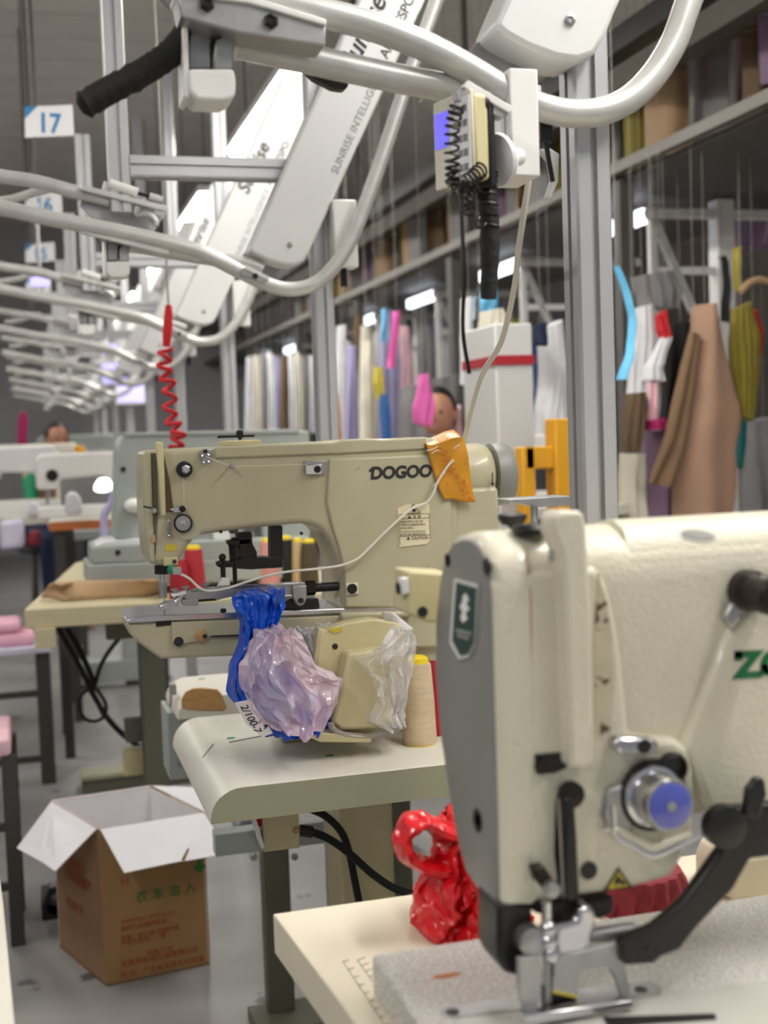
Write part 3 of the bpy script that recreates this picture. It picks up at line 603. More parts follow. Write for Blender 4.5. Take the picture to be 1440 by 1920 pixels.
# cord from the sticker to the clamp foot
wcord = thing('white_string', 'thin white cord running from the orange sticker across the beige machine to the clamp', 'cord', P(640,1060,Y=Y0-.02))
MB().tube(smooth_path([P(*q,Y=Y0-.018) for q in [(850,862),(835,880),(820,905),(812,925),(800,942),(775,952),(750,972),(720,1000),(690,1030),(670,1048),(640,1060),(600,1066),(540,1072),(500,1080),(460,1092),(430,1102),(395,1108),(375,1103),(355,1085),(338,1076),(325,1070)]],6), .0021, 8).build('cord', 'cord_white', wcord)
MB().box(*(lambda p: (p.x-.006,p.x+.008,p.y-.006,p.y+.006,p.z-.006,p.z+.006))(P(330,1070,Y=Y0-.018))).build('connector', 'grey_paint', wcord, bevel=.001)
MB().ball(P(322,1068,Y=Y0-.016), .008, 8, 5).build('led_lens', 'cloth_green', wcord)
# thread lines on the arm
th = thing('sewing_thread', 'fine cream thread strung between the guides of the beige machine', 'thread', P(432,874,Y=Y0-.018))
MB().tube(D((386,855),(400,862),(432,874), y=-.016)+D((500,873),(575,871), y=-.012), .0005, 4).build('strand', 'cord_white', th)
MB().tube(D((344,895),(345,930),(345,966), y=-.004), .0004, 4).build('strand', 'cord_white', th)
# work clamp and feed bar
cl = thing('work_clamp', 'grey steel work clamp arm with black pivot block lying above the machine bed', 'clamp', P(560,1140,Y=Y0+.02))
def C(pts, name, m, y, d, bev=.0008, **k): return MB().prism(D(*pts, y=y), (0,d,0)).build(name, m, cl, bevel=bev, **k)
C([(345,1112),(372,1108),(405,1103),(430,1104),(565,1093),(572,1093),(572,1112),(560,1115),(440,1118),(403,1126),(352,1125),(344,1120)], 'clamp_arm', 'steel_rough', -.005, .03)
C([(403,1106),(408,1098),(560,1092),(562,1096),(420,1104)], 'arm_edge', 'steel', -.007, .002)
C([(548,1098),(575,1097),(576,1122),(570,1134),(563,1137),(556,1134),(549,1120)], 'pivot_lug', 'steel_rough', -.014, .01, .002)
MB().lathe(P(564,1126,Y=Y0-.014), (0,-1,0), [(.005,0),(.005,.002)], 12).build('pivot_pin', 'ink', cl)
C([(532,1130),(545,1122),(597,1122),(600,1140),(534,1144)], 'pivot_block', 'black_plastic', .01, .04)
MB().cyl(P(578,1103,Y=Y0+.02), P(634,1099,Y=Y0+.02), .008, n=12).build('drive_rod', 'black_plastic', cl)
MB().cyl(P(572,1103,Y=Y0+.02), P(590,1102,Y=Y0+.02), .013, n=6).build('rod_nut', 'dark_steel', cl, smooth=False)
C([(300,1137),(312,1130),(328,1128),(338,1116),(346,1116),(336,1134),(318,1145),(302,1145)], 'clamp_foot', 'steel', -.01, .03, .001)
C([(341,1124),(372,1124),(372,1136),(343,1136)], 'foot_block', 'steel_rough', -.008, .02)
C([(355,1125),(402,1122),(408,1126),(356,1130)], 'foot_plate', 'dark_steel', -.006, .02)
for q in ((328,1108),(348,1103),(365,1108),(385,1098)):
    MB().lathe(P(*q,Y=Y0+.0), (0,0,1), [(.0035,-.012),(.0035,0),(.0072,.001),(.0072,.003),(.005,.004)], 12).build('thumb_screw', 'steel_rough', cl)
C([(322,1115),(350,1108),(350,1114),(324,1120)], 'front_lug', 'white_plastic', -.008, .02)
C([(409,1100),(432,1098),(430,1085),(418,1084)], 'clevis', 'white_plastic', .0, .015)
# lifter mechanism hanging in the throat
lf = thing('lifter_linkage', 'dark brown spring lifter linkage in the throat of the beige machine', 'linkage', P(470,1080,Y=Y0+.05))
def Lk(pts, name, m='dark_steel', y=.03, d=.03, bev=.001): return MB().prism(D(*pts, y=y), (0,d,0)).build(name, m, lf, bevel=bev)
Lk([(445,1000),(472,998),(474,1020),(482,1035),(482,1062),(448,1064),(452,1040)], 'link_block')
Lk([(508,988),(530,986),(530,1064),(508,1066)], 'hanger_bar', 'black_plastic')
Lk([(440,1050),(470,1045),(530,1044),(530,1064),(470,1068),(440,1066)], 'cross_link', 'black_plastic', .028)
Lk([(434,990),(446,989),(447,1000),(434,1001)], 'top_lug', 'leg_green')
MB().cyl(P(438,1008,Y=Y0+.04), P(441,1096,Y=Y0+.04), .004, n=8).build('spring_rod', 'dark_steel', lf)
p0, p1 = P(437,1014,Y=Y0+.04), P(440,1052,Y=Y0+.04)
MB().tube([p0.lerp(p1,i/80)+Vector((math.cos(i*.9),math.sin(i*.9),0))*.008 for i in range(81)], .0014, 5).build('spring', 'dark_steel', lf)
Lk([(427,1015),(440,1012),(470,1010),(470,1020),(430,1023)], 'spring_seat'); Lk([(408,1055),(448,1052),(448,1064),(410,1064)], 'lever')
MB().cyl(P(417,1044,Y=Y0+.035), P(419,1092,Y=Y0+.035), .0045, n=8).build('link_rod', 'dark_steel', lf)
MB().ball(P(417,1045,Y=Y0+.035), .0065, 10, 6).build('rod_ball', 'dark_steel', lf); MB().ball(P(412,1057,Y=Y0+.03), .006, 10, 6).build('rod_ball', 'dark_steel', lf)
# spool base and oil cap on top of the arm
tk = thing('thread_stand_base', 'flat disc thread stand with dark knob on top of the beige arm', 'thread stand', P(449,835,Y=Y0+.06))
MB().lathe(P(450,834,Y=Y0+.06), (0,0,1), [(.036,0),(.036,.006),(.03,.008)], 24).build('disc', 'beige_panel', tk)
MB().lathe(P(450,826,Y=Y0+.06), (0,0,1), [(.003,-.002),(.003,.004),(.006,.005),(.006,.016),(.003,.018)], 12).build('knob', 'black_plastic', tk)
MB().box(*(lambda p: (p.x-.035,p.x+.028,p.y-.006,p.y+.006,p.z-.003,p.z+.001))(P(446,817,Y=Y0+.06))).build('cross_strip', 'dark_steel', tk, bevel=.001)

# ================================================================== things on the middle table
# operator panel seen from behind
YP = 1.98
op = thing('operator_panel', 'cream plastic operator panel on a tapered stand, seen from behind', 'control panel', P(690,1385,Y=YP))
def O(pts, name, m, y, d, bev=.003, par=None): return MB().prism([P(a,b,Y=YP+y) for a,b in pts], (0,d,0)).build(name, m, par or op, bevel=bev, seg=3)
O([(600,1190),(606,1183),(650,1167),(700,1160),(740,1166),(752,1172),(758,1210),(762,1250),(760,1290),(720,1330),(660,1340),(598,1356),(590,1340),(588,1290)], 'back_shell', 'beige_panel', -.005, .03, .004)
O([(598,1178),(610,1180),(594,1352),(584,1300),(590,1230)], 'side_rim', 'beige_panel', -.002, .03, .002)
tb = [(652,1225),(716,1218),(728,1290),(742,1345),(738,1360),(700,1368),(640,1370),(622,1355),(640,1290)]
O(tb, 'stand_neck', 'beige_panel', -.045, .042, .006)
O([(582,1384),(600,1374),(690,1380),(698,1386),(696,1393),(600,1392)], 'stand_foot', 'beige_panel', -.055, .05, .002)
for q in ((628,1212),(602,1338)): MB().lathe(P(*q,Y=YP-.005), (0,-1,0), [(.005,0),(.005,.001)], 12).build('screw_hole', 'ink', op)
O([(615,1180),(640,1176),(642,1182),(628,1188)], 'tape_scrap', 'yellow_sticker', -.007, .002, 0)
MB().tube(smooth_path([P(*q,Y=YP-.05) for q in [(620,1355),(625,1368),(645,1378),(680,1382),(715,1376),(750,1364)]],5), .0055, 8).build('cable', 'cord_grey', op)
# blue bag bundle
def blob(c, r, nu=40, nv=26, amp=.18, s=14, seed=0, ridge=.5, flat=None):
    c = Vector(c)
    def fn(d):
        a = nz(d*2.1, 1.1, seed)*amp + abs(nz(d*4.3, 1.2, seed+3))*amp*ridge*1.6 - abs(nz(d*8.7, 1.3, seed+5))*amp*ridge
        return 1+a
    m = MB().ball(c, r, nu, nv, fn)
    if flat is not None:
        for p in m.v: p.z = max(p.z, flat)
    return m
bb = thing('blue_bundle', 'bright blue plastic bag bundle with handwritten white label, its top twisted upright', 'plastic bag', P(520,1385,Y=1.96))
YBG = 1.97
MB_ = drape([(438,1120),(440,1145),(446,1175),(446,1215),(430,1248),(428,1300),(440,1325),(460,1350),(480,1372),(495,1384)], [(532,1106),(528,1135),(516,1160),(508,1185),(505,1205),(530,1240),(565,1280),(600,1320),(620,1345),(618,1372)], YBG, .07, 2.5, .012, 2, 40, 56, .016, True)
MB_.build('bag', 'blue_film', bb, ang=16)
MB().prism([P(a,b,Y=YBG-.034) for a,b in [(440,1318),(470,1312),(492,1345),(512,1375),(492,1382),(462,1358)]], (0,.003,0)).build('label', 'paper', bb)
text('lettering', '2/100-7', 'ink', bb, P(450,1324,Y=YBG-.0345), (P(486,1378,Y=YBG)-P(456,1324,Y=YBG)), (.6,0,.8), .0165, bold=.01, shear=.3)
text('lettering', '1 4', 'ink', bb, P(482,1352,Y=YBG-.0345), (P(508,1378,Y=YBG)-P(478,1344,Y=YBG)), (.6,0,.8), .015, bold=.01)
# clear bag with pinkish film
pb = drape([(478,1190),(462,1215),(452,1250),(452,1290),(468,1330),(490,1360),(515,1372)], [(545,1178),(560,1200),(590,1240),(618,1262),(640,1275),(625,1320),(590,1366)], 1.91, .10, 3, .014, 5, 60, 60, .020, True)
whole(pb.build('pink_plastic_bag', 'pink_film', ang=14), 'crumpled translucent pinkish plastic bag in front of the blue bundle', 'plastic bag')
cb2 = drape([(545,1200),(555,1185),(562,1175),(570,1210),(600,1250)], [(620,1168),(612,1190),(606,1215),(602,1235),(604,1260)], 2.02, .04, 3, .01, 6, 34, 34, .016, True)
whole(cb2.build('clear_plastic_bag', 'clear_film', ang=14), 'crumpled clear plastic wrap behind the pinkish bag and cream panel', 'plastic bag')
cb3 = drape([(740,1180),(712,1216),(664,1240),(695,1270),(705,1320),(688,1350),(720,1362)], [(770,1190),(776,1210),(776,1240),(768,1270),(760,1300),(758,1330),(755,1360)], 1.93, .04, 4, .012, 9, 40, 44, .016, True)
whole(cb3.build('clear_plastic_bag', 'clear_film', ang=14), 'clear plastic bag crumpled between the cream panel and the beige thread cone', 'plastic bag')
pp = MB().grid(lambda u,v: interp([P(717,1146,Y=2.0),P(717,1202,Y=2.0)],v).lerp(interp([P(740,1150,Y=1.97),P(776,1180,Y=2.0)],v),u)+Vector((0,-.012*math.sin(u*3.1),0)), 8, 8)
whole(pp.build('paper_slip', 'paper', solid=.0006), 'small curled white paper slip standing behind the cream panel', 'paper')
# thread cones
def cone(name, label, px, py0, py1, Y, m, r=None, group='thread cones', wpx=None, cap='cone_yellow', zt=None):
    if zt is not None: b0 = P(px,py1,Z=zt); Y = b0.y
    else: b0 = P(px,py1,Y=Y)
    z1 = P(px,py0,Y=Y).z; h = z1-b0.z; r = r or wpx/2*scale_at(Y)
    t = thing(name, label, 'thread cone', b0, group)
    MB().lathe(b0, (0,0,1), [(r*.92,.0),(r*.98,h*.02),(r,h*.06),(r*.93,h*.5),(r*.80,h*.93),(r*.74,h*.96),(r*.55,h*.965)], 28).build('thread', m, t)
    MB().lathe(b0, (0,0,1), [(r*.5,h*.95),(r*.66,h*.965),(r*.62,h*1.02),(r*.45,h*1.045),(r*.2,h*1.05)], 20).build('cone_cap', cap, t)
    MB().lathe(b0, (0,0,1), [(r*.90,-.002),(r*.95,.004),(r*.9,h*.025)], 24).build('cone_rim', cap, t)
    return t
cone('thread_cone', 'tall cream thread cone with yellow cap at the front edge of the middle table', 787, 1236, 1392, 1.875, 'thread_cream', wpx=66, zt=TZ+.002)
# ================================================================== nearest work place: table
ft = thing('front_table', 'cream laminate table top in the foreground carrying the speckled machine bed', 'table', (.8, .9, 0))
MB().prism([Vector(q) for q in [(.234,1.324,TZ-.045),(.300,.45,TZ-.045),(1.5,.45,TZ-.045),(1.5,1.324,TZ-.045)]], (0,0,.045)).build('table_top', 'table_cream', ft, bevel=.002)
for x,y in ((.40,.55),(.40,1.26),(1.42,.55),(1.42,1.26)): MB().box(x-.025,x+.025,y-.025,y+.025,0,TZ-.045).build('leg', 'leg_green', ft, bevel=.003)
def tl(a, b, r=.0004): MB().tube([P(*a,Z=TZ+.0004),P(*b,Z=TZ+.0004)], r, 4).build('ruler_line', 'cloth_grey', ft)
tl((643,1803),(722,1922)); tl((670,1800),(745,1905))
for i in range(9):
    t = i/8; tl((643+79*t,1803+119*t),(643+79*t+11-2*t,1803+119*t-3)); tl((670+60*t,1800+84*t),(670+60*t+14,1800+84*t-5))

# ================================================================== nearest sewing machine
YF = .93
zm = thing('sewing_machine', 'ivory buttonhole sewing machine with green badge and letter Z, close in the foreground', 'sewing machine', (.6, 1.0, TZ))
def Z_(pts, name, m, y=0.0, d=.01, bev=.0, par=None, seg=2, label=None): return MB().prism([P(a,b,Y=YF+y) for a,b in pts], (0,d,0)).build(name, m, par or zm, bevel=bev, seg=seg, label=label)
def zk(px, py, prof, name, m, y=0, n=20, ax=(0,-1,0), par=None): return MB().lathe(P(px,py,Y=YF+y), ax, prof, n).build(name, m, par or zm)
prof = [(.932,.932),(.930,1.0),(.930,1.11),(.929,1.19),(.932,1.210),(.942,1.224),(.955,1.232),(.972,1.237),(.995,1.236),(1.020,1.231),(1.040,1.219),(1.058,1.198),(1.074,1.161),(1.083,1.104),(1.073,1.042),(1.050,.985),(1.036,.955),(1.015,.930),(.987,.924),(.955,.926)]
cyy, czz = 1.0, 1.08
def ring(x, s=1.0, zmin=None, ys=1.0): return [Vector((x, cyy+(y-cyy)*s*ys, max(czz+(z-czz)*s, zmin) if zmin else czz+(z-czz)*s)) for y,z in prof]
X0 = .3535
MB().loft([ring(X0,.965), ring(X0+.004,.99), ring(X0+.010,1.0), ring(X0+.031,1.0)]).build('face_cover', 'ivory_paint', zm, ang=50)
fp = MB().loft([ring(X0-.0025,.93), ring(X0-.0015,.955), ring(X0+.002,.960)]).build('face_plate', 'grey_cover', zm, ang=50)
MB().loft([ring(X0+.031,.988), ring(X0+.033,.988)]).build('cover_seam', 'wood', zm)
# arm: arch-shaped section running off to the right
def aring(x, f=.944, s=1.0): 
    q = []
    for y,z in prof:
        y2 = max(y, f) if z < 1.19 else y+ (f-.93)*.4
        q.append(Vector((x, y2, max(czz+(z-czz)*s, .985))))
    return q
MB().loft([aring(X0+.033), aring(X0+.09,.944), aring(1.02,.944)]).build('arm', 'ivory_paint', zm, ang=50)
MB().loft([[p+Vector((0,0,-.14)) if False else p for p in [Vector((x,y,z)) for y,z in ((.94,.84),(1.08,.84),(1.08,1.20),(.94,1.20))]] for x in (.86,1.02)]).build('column', 'ivory_paint', zm, bevel=.01)
# head block standing proud of the arm front
Z_([(985,1075),(1060,1068),(1119,1062),(1140,1100),(1156,1163),(1168,1240),(1174,1310),(1180,1376),(1215,1384),(1265,1386),(1290,1400),(1303,1450),(1300,1560),(1285,1600),(1262,1645),(1179,1668),(1005,1692),(990,1600),(990,1300)], 'head_block', 'ivory_paint', .0, .10, .006, seg=3)
# right front cover with diagonal edge
Z_([(1371,1177),(1440,1110),(1700,1080),(1700,1500),(1330,1520),(1300,1440),(1283,1406)], 'front_cover', 'ivory_paint', .003, .05, .006, seg=3)
# lid on the arm top
lx = P(1118,1000,Y=.98).x
def lidr(x, o): return [Vector((x, y, z)) for y,z in [(.929+.016-o,1.176),(.940-o,1.205+o),(.955-o*.6,1.232+o),(.972,1.2375+o),(.995,1.2365+o),(1.03,1.226+o),(1.05,1.20+o),(1.05,1.16),(.96,1.16)]]
MB().loft([lidr(lx+.012,.003), lidr(1.0,.003)]).build('arm_lid', 'ivory_paint', zm, ang=50)
MB().lathe(P(1308,1006,Z=1.2405), (0,-.25,1), [(.0125,0),(.0125,.0015),(.010,.002)], 20).build('oil_window', 'grey_cover', zm)
# face badge
def FX(pts, dx): return [P(a,b,X=X0-dx) for a,b in pts]
bp = [(854,1084),(898,1096),(892,1210),(880,1233),(863,1237),(845,1206)]
bd = MB().prism(FX(bp,.003), (-.0015,0,0)).build('badge_frame', 'cover_white', fp, bevel=.0006)
cx, cyb = 871, 1160
MB().prism(FX([(cx+(a-cx)*.84, cyb+(b-cyb)*.90) for a,b in bp],.0046), (-.0008,0,0)).build('badge_field', 'green_badge', fp, smooth=False)
for q in ([(868,1118),(873,1112),(880,1124),(874,1132),(881,1142),(873,1150),(877,1160),(868,1168),(864,1158),(868,1146),(862,1138),(868,1128)],):
    MB().prism(FX(q,.0056), (-.0004,0,0)).build('badge_emblem', 'paper', fp, smooth=False)
for a in ([(855,1178),(885,1186),(884,1192),(855,1184)],[(857,1188),(880,1195),(879,1200),(858,1193)]): MB().prism(FX(a,.0056), (-.0004,0,0)).build('badge_script', 'ink_light', fp, smooth=False)
for px,py,r in ((842,1050,.006),(916,1062,.0075),(898,1538,.010)):
    MB().lathe(P(px,py,X=X0-.0015), (-1,0,0), [(r,0),(r,.002),(r*.6,.001)], 16).build('cover_screw', 'black_plastic', fp)
# take-up guard
Z_([(1039,972),(1044,962),(1056,957),(1088,958),(1097,966),(1101,990),(1110,1149),(1114,1440),(1070,1442),(1062,1149),(1052,1030),(1039,1000)], 'take_up_guard', 'ivory_paint', -.020, .030, .004, seg=3)
MB().cyl(P(1028,1042,Y=YF), P(1058,1040,Y=YF-.005), .004, n=10).build('guard_screw', 'steel_rough', zm)
Z_([(1122,1075),(1138,1130),(1150,1200),(1152,1300),(1146,1372),(1118,1380),(1114,1200)], 'thread_recess', 'stain' if 'stain' in M else 'ivory_worn', -.0008, .003)
Z_([(1003,1415),(1060,1410),(1062,1440),(1040,1450),(1005,1452)], 'lever_slot', 'black_plastic', -.0012, .003)
Z_([(1042,1500),(1050,1480),(1062,1475),(1074,1480),(1080,1560),(1086,1688),(1050,1690),(1040,1600)], 'needle_slot', 'dark_steel', -.0012, .003)
Z_([(1060,1495),(1072,1495),(1084,1600),(1084,1688),(1062,1688),(1058,1600)], 'take_up_lever', 'black_plastic', -.016, .012, .003)
MB().tube([P(*q,Y=YF-.014) for q in ((1046,1498),(1050,1560),(1056,1680))], .001, 5).build('thread', 'cord_grey', zm)
zk(1068,1488,[(.011,0),(.011,.006),(.006,.008)], 'lever_stud', 'dark_steel', -.004)
Z_([(1000,1628),(1022,1624),(1040,1655),(1028,1675),(1008,1655)], 'lower_lug', 'dark_steel', -.014, .014, .003)
zk(1030,1664,[(.0065,0),(.0065,.008),(.003,.010)], 'lug_screw', 'steel_rough', -.014, 14)
zk(1104,1632,[(.0075,0),(.0075,.001)], 'screw_hole', 'black_plastic', -.001, 16)
zk(1014,1437,[(.006,0),(.006,.004)], 'slot_screw', 'dark_steel', -.001, 14)
# warning triangles
def tri(pts, ins, m1, m2, nm, y=-.0006):
    c = Vector((sum(p[0] for p in pts)/3, sum(p[1] for p in pts)/3)); t = Z_(pts, nm, m1, y, .0008)
    Z_([(c.x+(a-c.x)*ins, c.y+(b-c.y)*ins) for a,b in pts], 'triangle_field', m2, y-.0004, .0006, par=t); return t
t = tri([(1173,1110),(1212,1152),(1160,1152)], .72, 'ink', 'ivory_paint', 'warning_triangle', .0134)
Z_([(1175,1130),(1184,1127),(1192,1136),(1196,1141),(1180,1143),(1185,1137)], 'warning_mark', 'ink', .0125, .0004, par=t)
t = tri([(1160,1626),(1186,1664),(1132,1672)], .74, 'ink', 'yellow_sticker', 'warning_triangle', -.0012)
Z_([(1152,1655),(1158,1640),(1164,1648),(1176,1656),(1166,1660),(1160,1654),(1156,1662)], 'warning_mark', 'ink', -.002, .0004, par=t)
text('lettering', 'ZOJE', 'zoje_green', zm, P(1377,1270,Y=YF+.003), P(1500,1262,Y=YF)-P(1377,1270,Y=YF), (0,0,1), .0305, bold=.05, squeeze=1.28, thick=.0008)
for q in ((1377,1221,1392,1239),(1426,1246,1441,1266)): Z_([(q[0],q[1]),(q[2],q[1]-1),(q[2],q[3]),(q[0],q[3])], 'lettering', 'zoje_green', .0022, .0006)
# tension unit
zk(1222,1488,[(.030,0),(.031,.004),(.028,.006)], 'tension_base', 'dark_steel', -.002, 28)
tn = zk(1216,1488,[(.026,.004),(.0255,.010),(.022,.011),(.0225,.034),(.021,.037)], 'tension_cap', 'steel', -.002, 30)
MB().lathe(P(1216,1488,Y=YF-.002)+Vector((0,-.037,0)), (0,-1,0), [(.0185,0),(.0185,.0012),(.0165,.002)], 28).build('blue_film', 'film_blue', tn)
MB().lathe(P(1216,1488,Y=YF-.002)+Vector((0,-.039,0)), (0,-1,0), [(.004,0),(.004,.001)], 12).build('cap_screw', 'steel_rough', tn)
Z_([(1152,1392),(1162,1384),(1230,1386),(1240,1400),(1232,1412),(1160,1414)], 'thread_lug', 'steel', -.016, .016, .004, seg=3)
zk(1208,1399,[(.006,0),(.006,.001)], 'lug_hole', 'black_plastic', -.016, 14)
zk(1258,1438,[(.013,0),(.013,.006),(.010,.008),(.010,.004)], 'ring_nut', 'dark_steel', -.002, 20); zk(1256,1437,[(.008,0),(.008,.001)], 'nut_hole', 'black_plastic', -.0105, 16)
Z_([(1140,1480),(1175,1470),(1190,1560),(1150,1570),(1130,1530)], 'tension_wing', 'steel_rough', -.006, .006, .003)
MB().tube(smooth_path([P(*q,Y=YF-.03) for q in ((1148,1508),(1150,1540),(1152,1566),(1190,1588),(1225,1604),(1270,1586),(1335,1556))],3), .0022, 8).build('wire_guide', 'steel', zm)
Z_([(1132,1560),(1152,1566),(1222,1602),(1300,1575),(1300,1560),(1230,1585),(1160,1550)], 'guide_plate', 'ivory_paint', -.008, .008, .002)
kn = zk(1398,1106,[(.018,0),(.018,.010),(.015,.012),(.0145,.030),(.017,.032),(.017,.046),(.014,.049)], 'arm_knob', 'dark_steel', .003, 24)
Z_([(1358,1160),(1372,1130),(1394,1120),(1392,1160),(1372,1182)], 'knob_bracket', 'steel_rough', -.002, .008, .003)
# top: two dark discs on posts
k = MB().lathe(P(995,997,Z=1.236), (0,0,1), [(.016,0),(.017,.003),(.014,.006),(.004,.007)], 22).build('top_disc', 'black_plastic', zm)
# underneath the head: needle bar and clamp parts
Z_([(934,1694),(1000,1694),(1000,1765),(988,1790),(976,1832),(948,1826),(934,1798)], 'clamp_carrier', 'black_plastic', .0, .05, .004)
zk(985,1752,[(.012,0),(.012,.018),(.009,.020)], 'carrier_roller', 'steel_rough', .004, 18)
MB().cyl(P(1024,1690,Y=YF-.01), P(1027,1800,Y=YF-.01), .0045, n=12).build('needle_bar', 'steel', zm)
for i,q in enumerate(((1028,1742),(1029,1765),(1033,1788))): MB().ball(P(*q,Y=YF-.014), .0075, 12, 8).build('needle_screw', 'steel', zm)
MB().cyl(P(1026,1800,Y=YF-.012), P(1028,1880,Y=YF-.012), .003, n=10).build('needle', 'steel_rough', zm)
Z_([(1042,1738),(1082,1726),(1088,1702),(1112,1700),(1122,1730),(1102,1782),(1046,1796)], 'presser_block', 'steel', -.016, .03, .004, seg=3)
Z_([(1000,1690),(1086,1690),(1080,1716),(1040,1722),(1002,1712)], 'presser_bar_guide', 'dark_steel', .0, .03, .002)
Z_([(1104,1692),(1152,1680),(1152,1712),(1126,1726),(1108,1716)], 'rubber_stop', 'black_plastic', .0, .03, .003)
Z_([(1110,1748),(1180,1738),(1200,1736),(1196,1752),(1165,1766),(1105,1770)], 'lifter_link', 'steel_rough', -.008, .012, .003)
Z_([(1040,1797),(1158,1766),(1168,1778),(1172,1806),(1186,1878),(1170,1886),(1150,1826),(1142,1816),(1084,1822),(1082,1870),(1036,1860)], 'presser_frame', 'steel_rough', -.018, .006, .001)
Z_([(972,1797),(1014,1792),(1016,1860),(1003,1900),(984,1906),(974,1872)], 'presser_frame', 'steel_rough', -.018, .006, .001)
Z_([(980,1906),(1184,1876),(1192,1888),(992,1922)], 'presser_foot', 'steel', -.030, .012, .001)
Z_([(1036,1857),(1083,1867),(1083,1872),(1036,1862)], 'yellow_edge', 'yellow_sticker', -.0185, .001)
Z_([(1020,1850),(1036,1862),(1082,1872),(1082,1890),(1024,1895)], 'cutter', 'black_plastic', -.012, .01, .001)
# black lifter arm
Z_([(1460,1505),(1371,1519),(1346,1540),(1362,1583),(1330,1629),(1284,1693),(1229,1739),(1165,1767),(1172,1812),(1227,1808),(1240,1796),(1275,1782),(1307,1741),(1376,1668),(1408,1612),(1460,1606)], 'lifter_arm', 'black_plastic', -.028, .014, .003, label='black cranked lifter arm')
Z_([(1395,1530),(1402,1480),(1420,1456),(1436,1462),(1440,1490),(1425,1540)], 'lifter_lever', 'black_plastic', -.034, .008, .003)
zk(1350,1545,[(.018,0),(.018,.012),(.012,.014)], 'lifter_pivot', 'black_plastic', -.028); zk(1216,1779,[(.003,0),(.003,.001)], 'pivot_hole', 'ink', -.0285, 10)
# bed
MB().box(.284, 1.02, .80, 1.092, TZ, .840).build('bed', 'speckle_bed', zm, bevel=.004)
a = P(850,1898,Z=.84); b = P(1205,1856,Z=.84); d = (b-a).normalized(); n2 = Vector((-d.y,d.x,0))
cap = [a+n2*.011*math.cos(t)-d*.011*math.sin(t) for t in [i*math.pi/8 for i in range(9)]]+[b-n2*.014*math.cos(t)+d*.016*math.sin(t) for t in [i*math.pi/8 for i in range(9)]]
MB().prism(cap, (0,0,.0012)).build('slide_plate', 'steel_rough', zm, bevel=.0004)
MB().prism([P(*q,Z=.84) for q in ((868,1912),(1240,1869),(1500,1832),(1600,2100),(800,2100))], (0,0,.0018)).build('throat_plate', 'plate_grey', zm, bevel=.0005)
for q in ((848,1898),(1202,1856)): MB().lathe(P(*q,Z=.841), (0,0,1), [(.006,0),(.006,.0008),(.003,.0004)], 14).build('plate_screw', 'black_plastic', zm)
MB().prism([P(*q,Z=.8419) for q in ((1130,1908),(1340,1901),(1344,1912),(1140,1926))], (0,0,.0006)).build('plate_slit', 'black_plastic', zm, smooth=False)
c = P(838,1830,Z=.84); MB().prism([c+Vector((.014*math.cos(t),.004*math.sin(t),0)) for t in [i*math.tau/9 for i in range(9)]], (0,0,.0006)).build('rust_mark', 'wood_orange', zm, smooth=False, label='small rust red scrap')

# thread discs and flat tray behind the nearest machine
tr = thing('thread_tray', 'thin flat grey metal tray on a stem behind the nearest machine', 'tray', P(1005,985,Y=1.90))
MB().prism([P(*q,Y=1.90) for q in ((950,937),(1070,930),(1070,948),(1010,951))], (0,.06,0)).build('tray', 'steel_rough', tr, bevel=.001)
MB().cyl(Vector((P(1001,945,Y=1.92).x,1.92,TZ)), P(1001,945,Y=1.92), .006, n=10).build('stem', 'alu', tr)
tk2 = zm
MB().lathe(P(961,985,Y=1.075), (0,0,1), [(.004,-.02),(.004,0),(.010,.001),(.0135,.006),(.0135,.010),(.006,.012)], 20).build('rear_knob', 'black_plastic', tk2)
MB().cyl(P(961,1030,Y=1.075), P(961,985,Y=1.075), .004, n=8).build('knob_stem', 'steel_rough', tk2)
# beige bracket at the left of the nearest head
sbk = zm
MB().prism([P(*q,Y=1.09) for q in ((768,1072),(850,1076),(850,1165),(802,1168),(762,1150))], (0,.05,0)).build('rear_bracket', 'beige_panel', sbk, bevel=.002)
MB().cyl(P(745,1103,Y=1.10), P(775,1100,Y=1.10), .006, n=10).build('bolt', 'dark_steel', sbk)
MB().lathe(P(792,1147,Y=1.09), (0,-1,0), [(.005,0),(.005,.001)], 12).build('hole', 'ink', sbk)
MB().prism([P(*q,Y=1.089) for q in ((752,1085),(766,1083),(768,1112),(755,1116))], (0,.01,0)).build('clip', 'white_plastic', sbk, bevel=.001)

# ================================================================== things on the front table
rb = thing('red_plastic_bag', 'bright red plastic carrier bag with looped handle slumped on the front table', 'plastic bag', P(860,1765,Z=TZ))
YR = 1.215
drape([(842,1556),(820,1590),(812,1625),(796,1670),(786,1710),(776,1738),(790,1766)], [(880,1540),(900,1570),(930,1640),(960,1680),(985,1700),(985,1730),(985,1752)], YR, .10, 4, .010, 3, 44, 44, .020, True).build('bag_body', 'red_film', rb, ang=16)
hp = smooth_path([P(*q,Y=YR-.01) for q in [(852,1560),(820,1552),(795,1538),(770,1545),(754,1572),(760,1600),(785,1618),(820,1626),(850,1620)]],6)
b = MB(); rings = []
for i,p in enumerate(hp):
    d = (hp[min(i+1,len(hp)-1)]-hp[max(i-1,0)]).normalized(); nn = Vector((-d.z,0,d.x)); w_ = .0085+.004*nz((i*.25,2,0)); dd = .05+.012*nz((i*.2,0,3))
    rings.append([p+nn*w_*math.cos(t)*(1+.15*nz((i*.3,t,0)))+Vector((0,1,0))*dd*math.sin(t)*.5 for t in [k*math.tau/10 for k in range(10)]])
b.loft(rings).build('bag_handle', 'red_film', rb)
drape([(840,1530),(830,1560),(838,1600),(850,1640)], [(880,1500),(890,1540),(900,1590),(905,1640)], YR+.02, .05, 3, .008, 8, 14, 14, .012).build('bag_neck', 'red_film', rb)
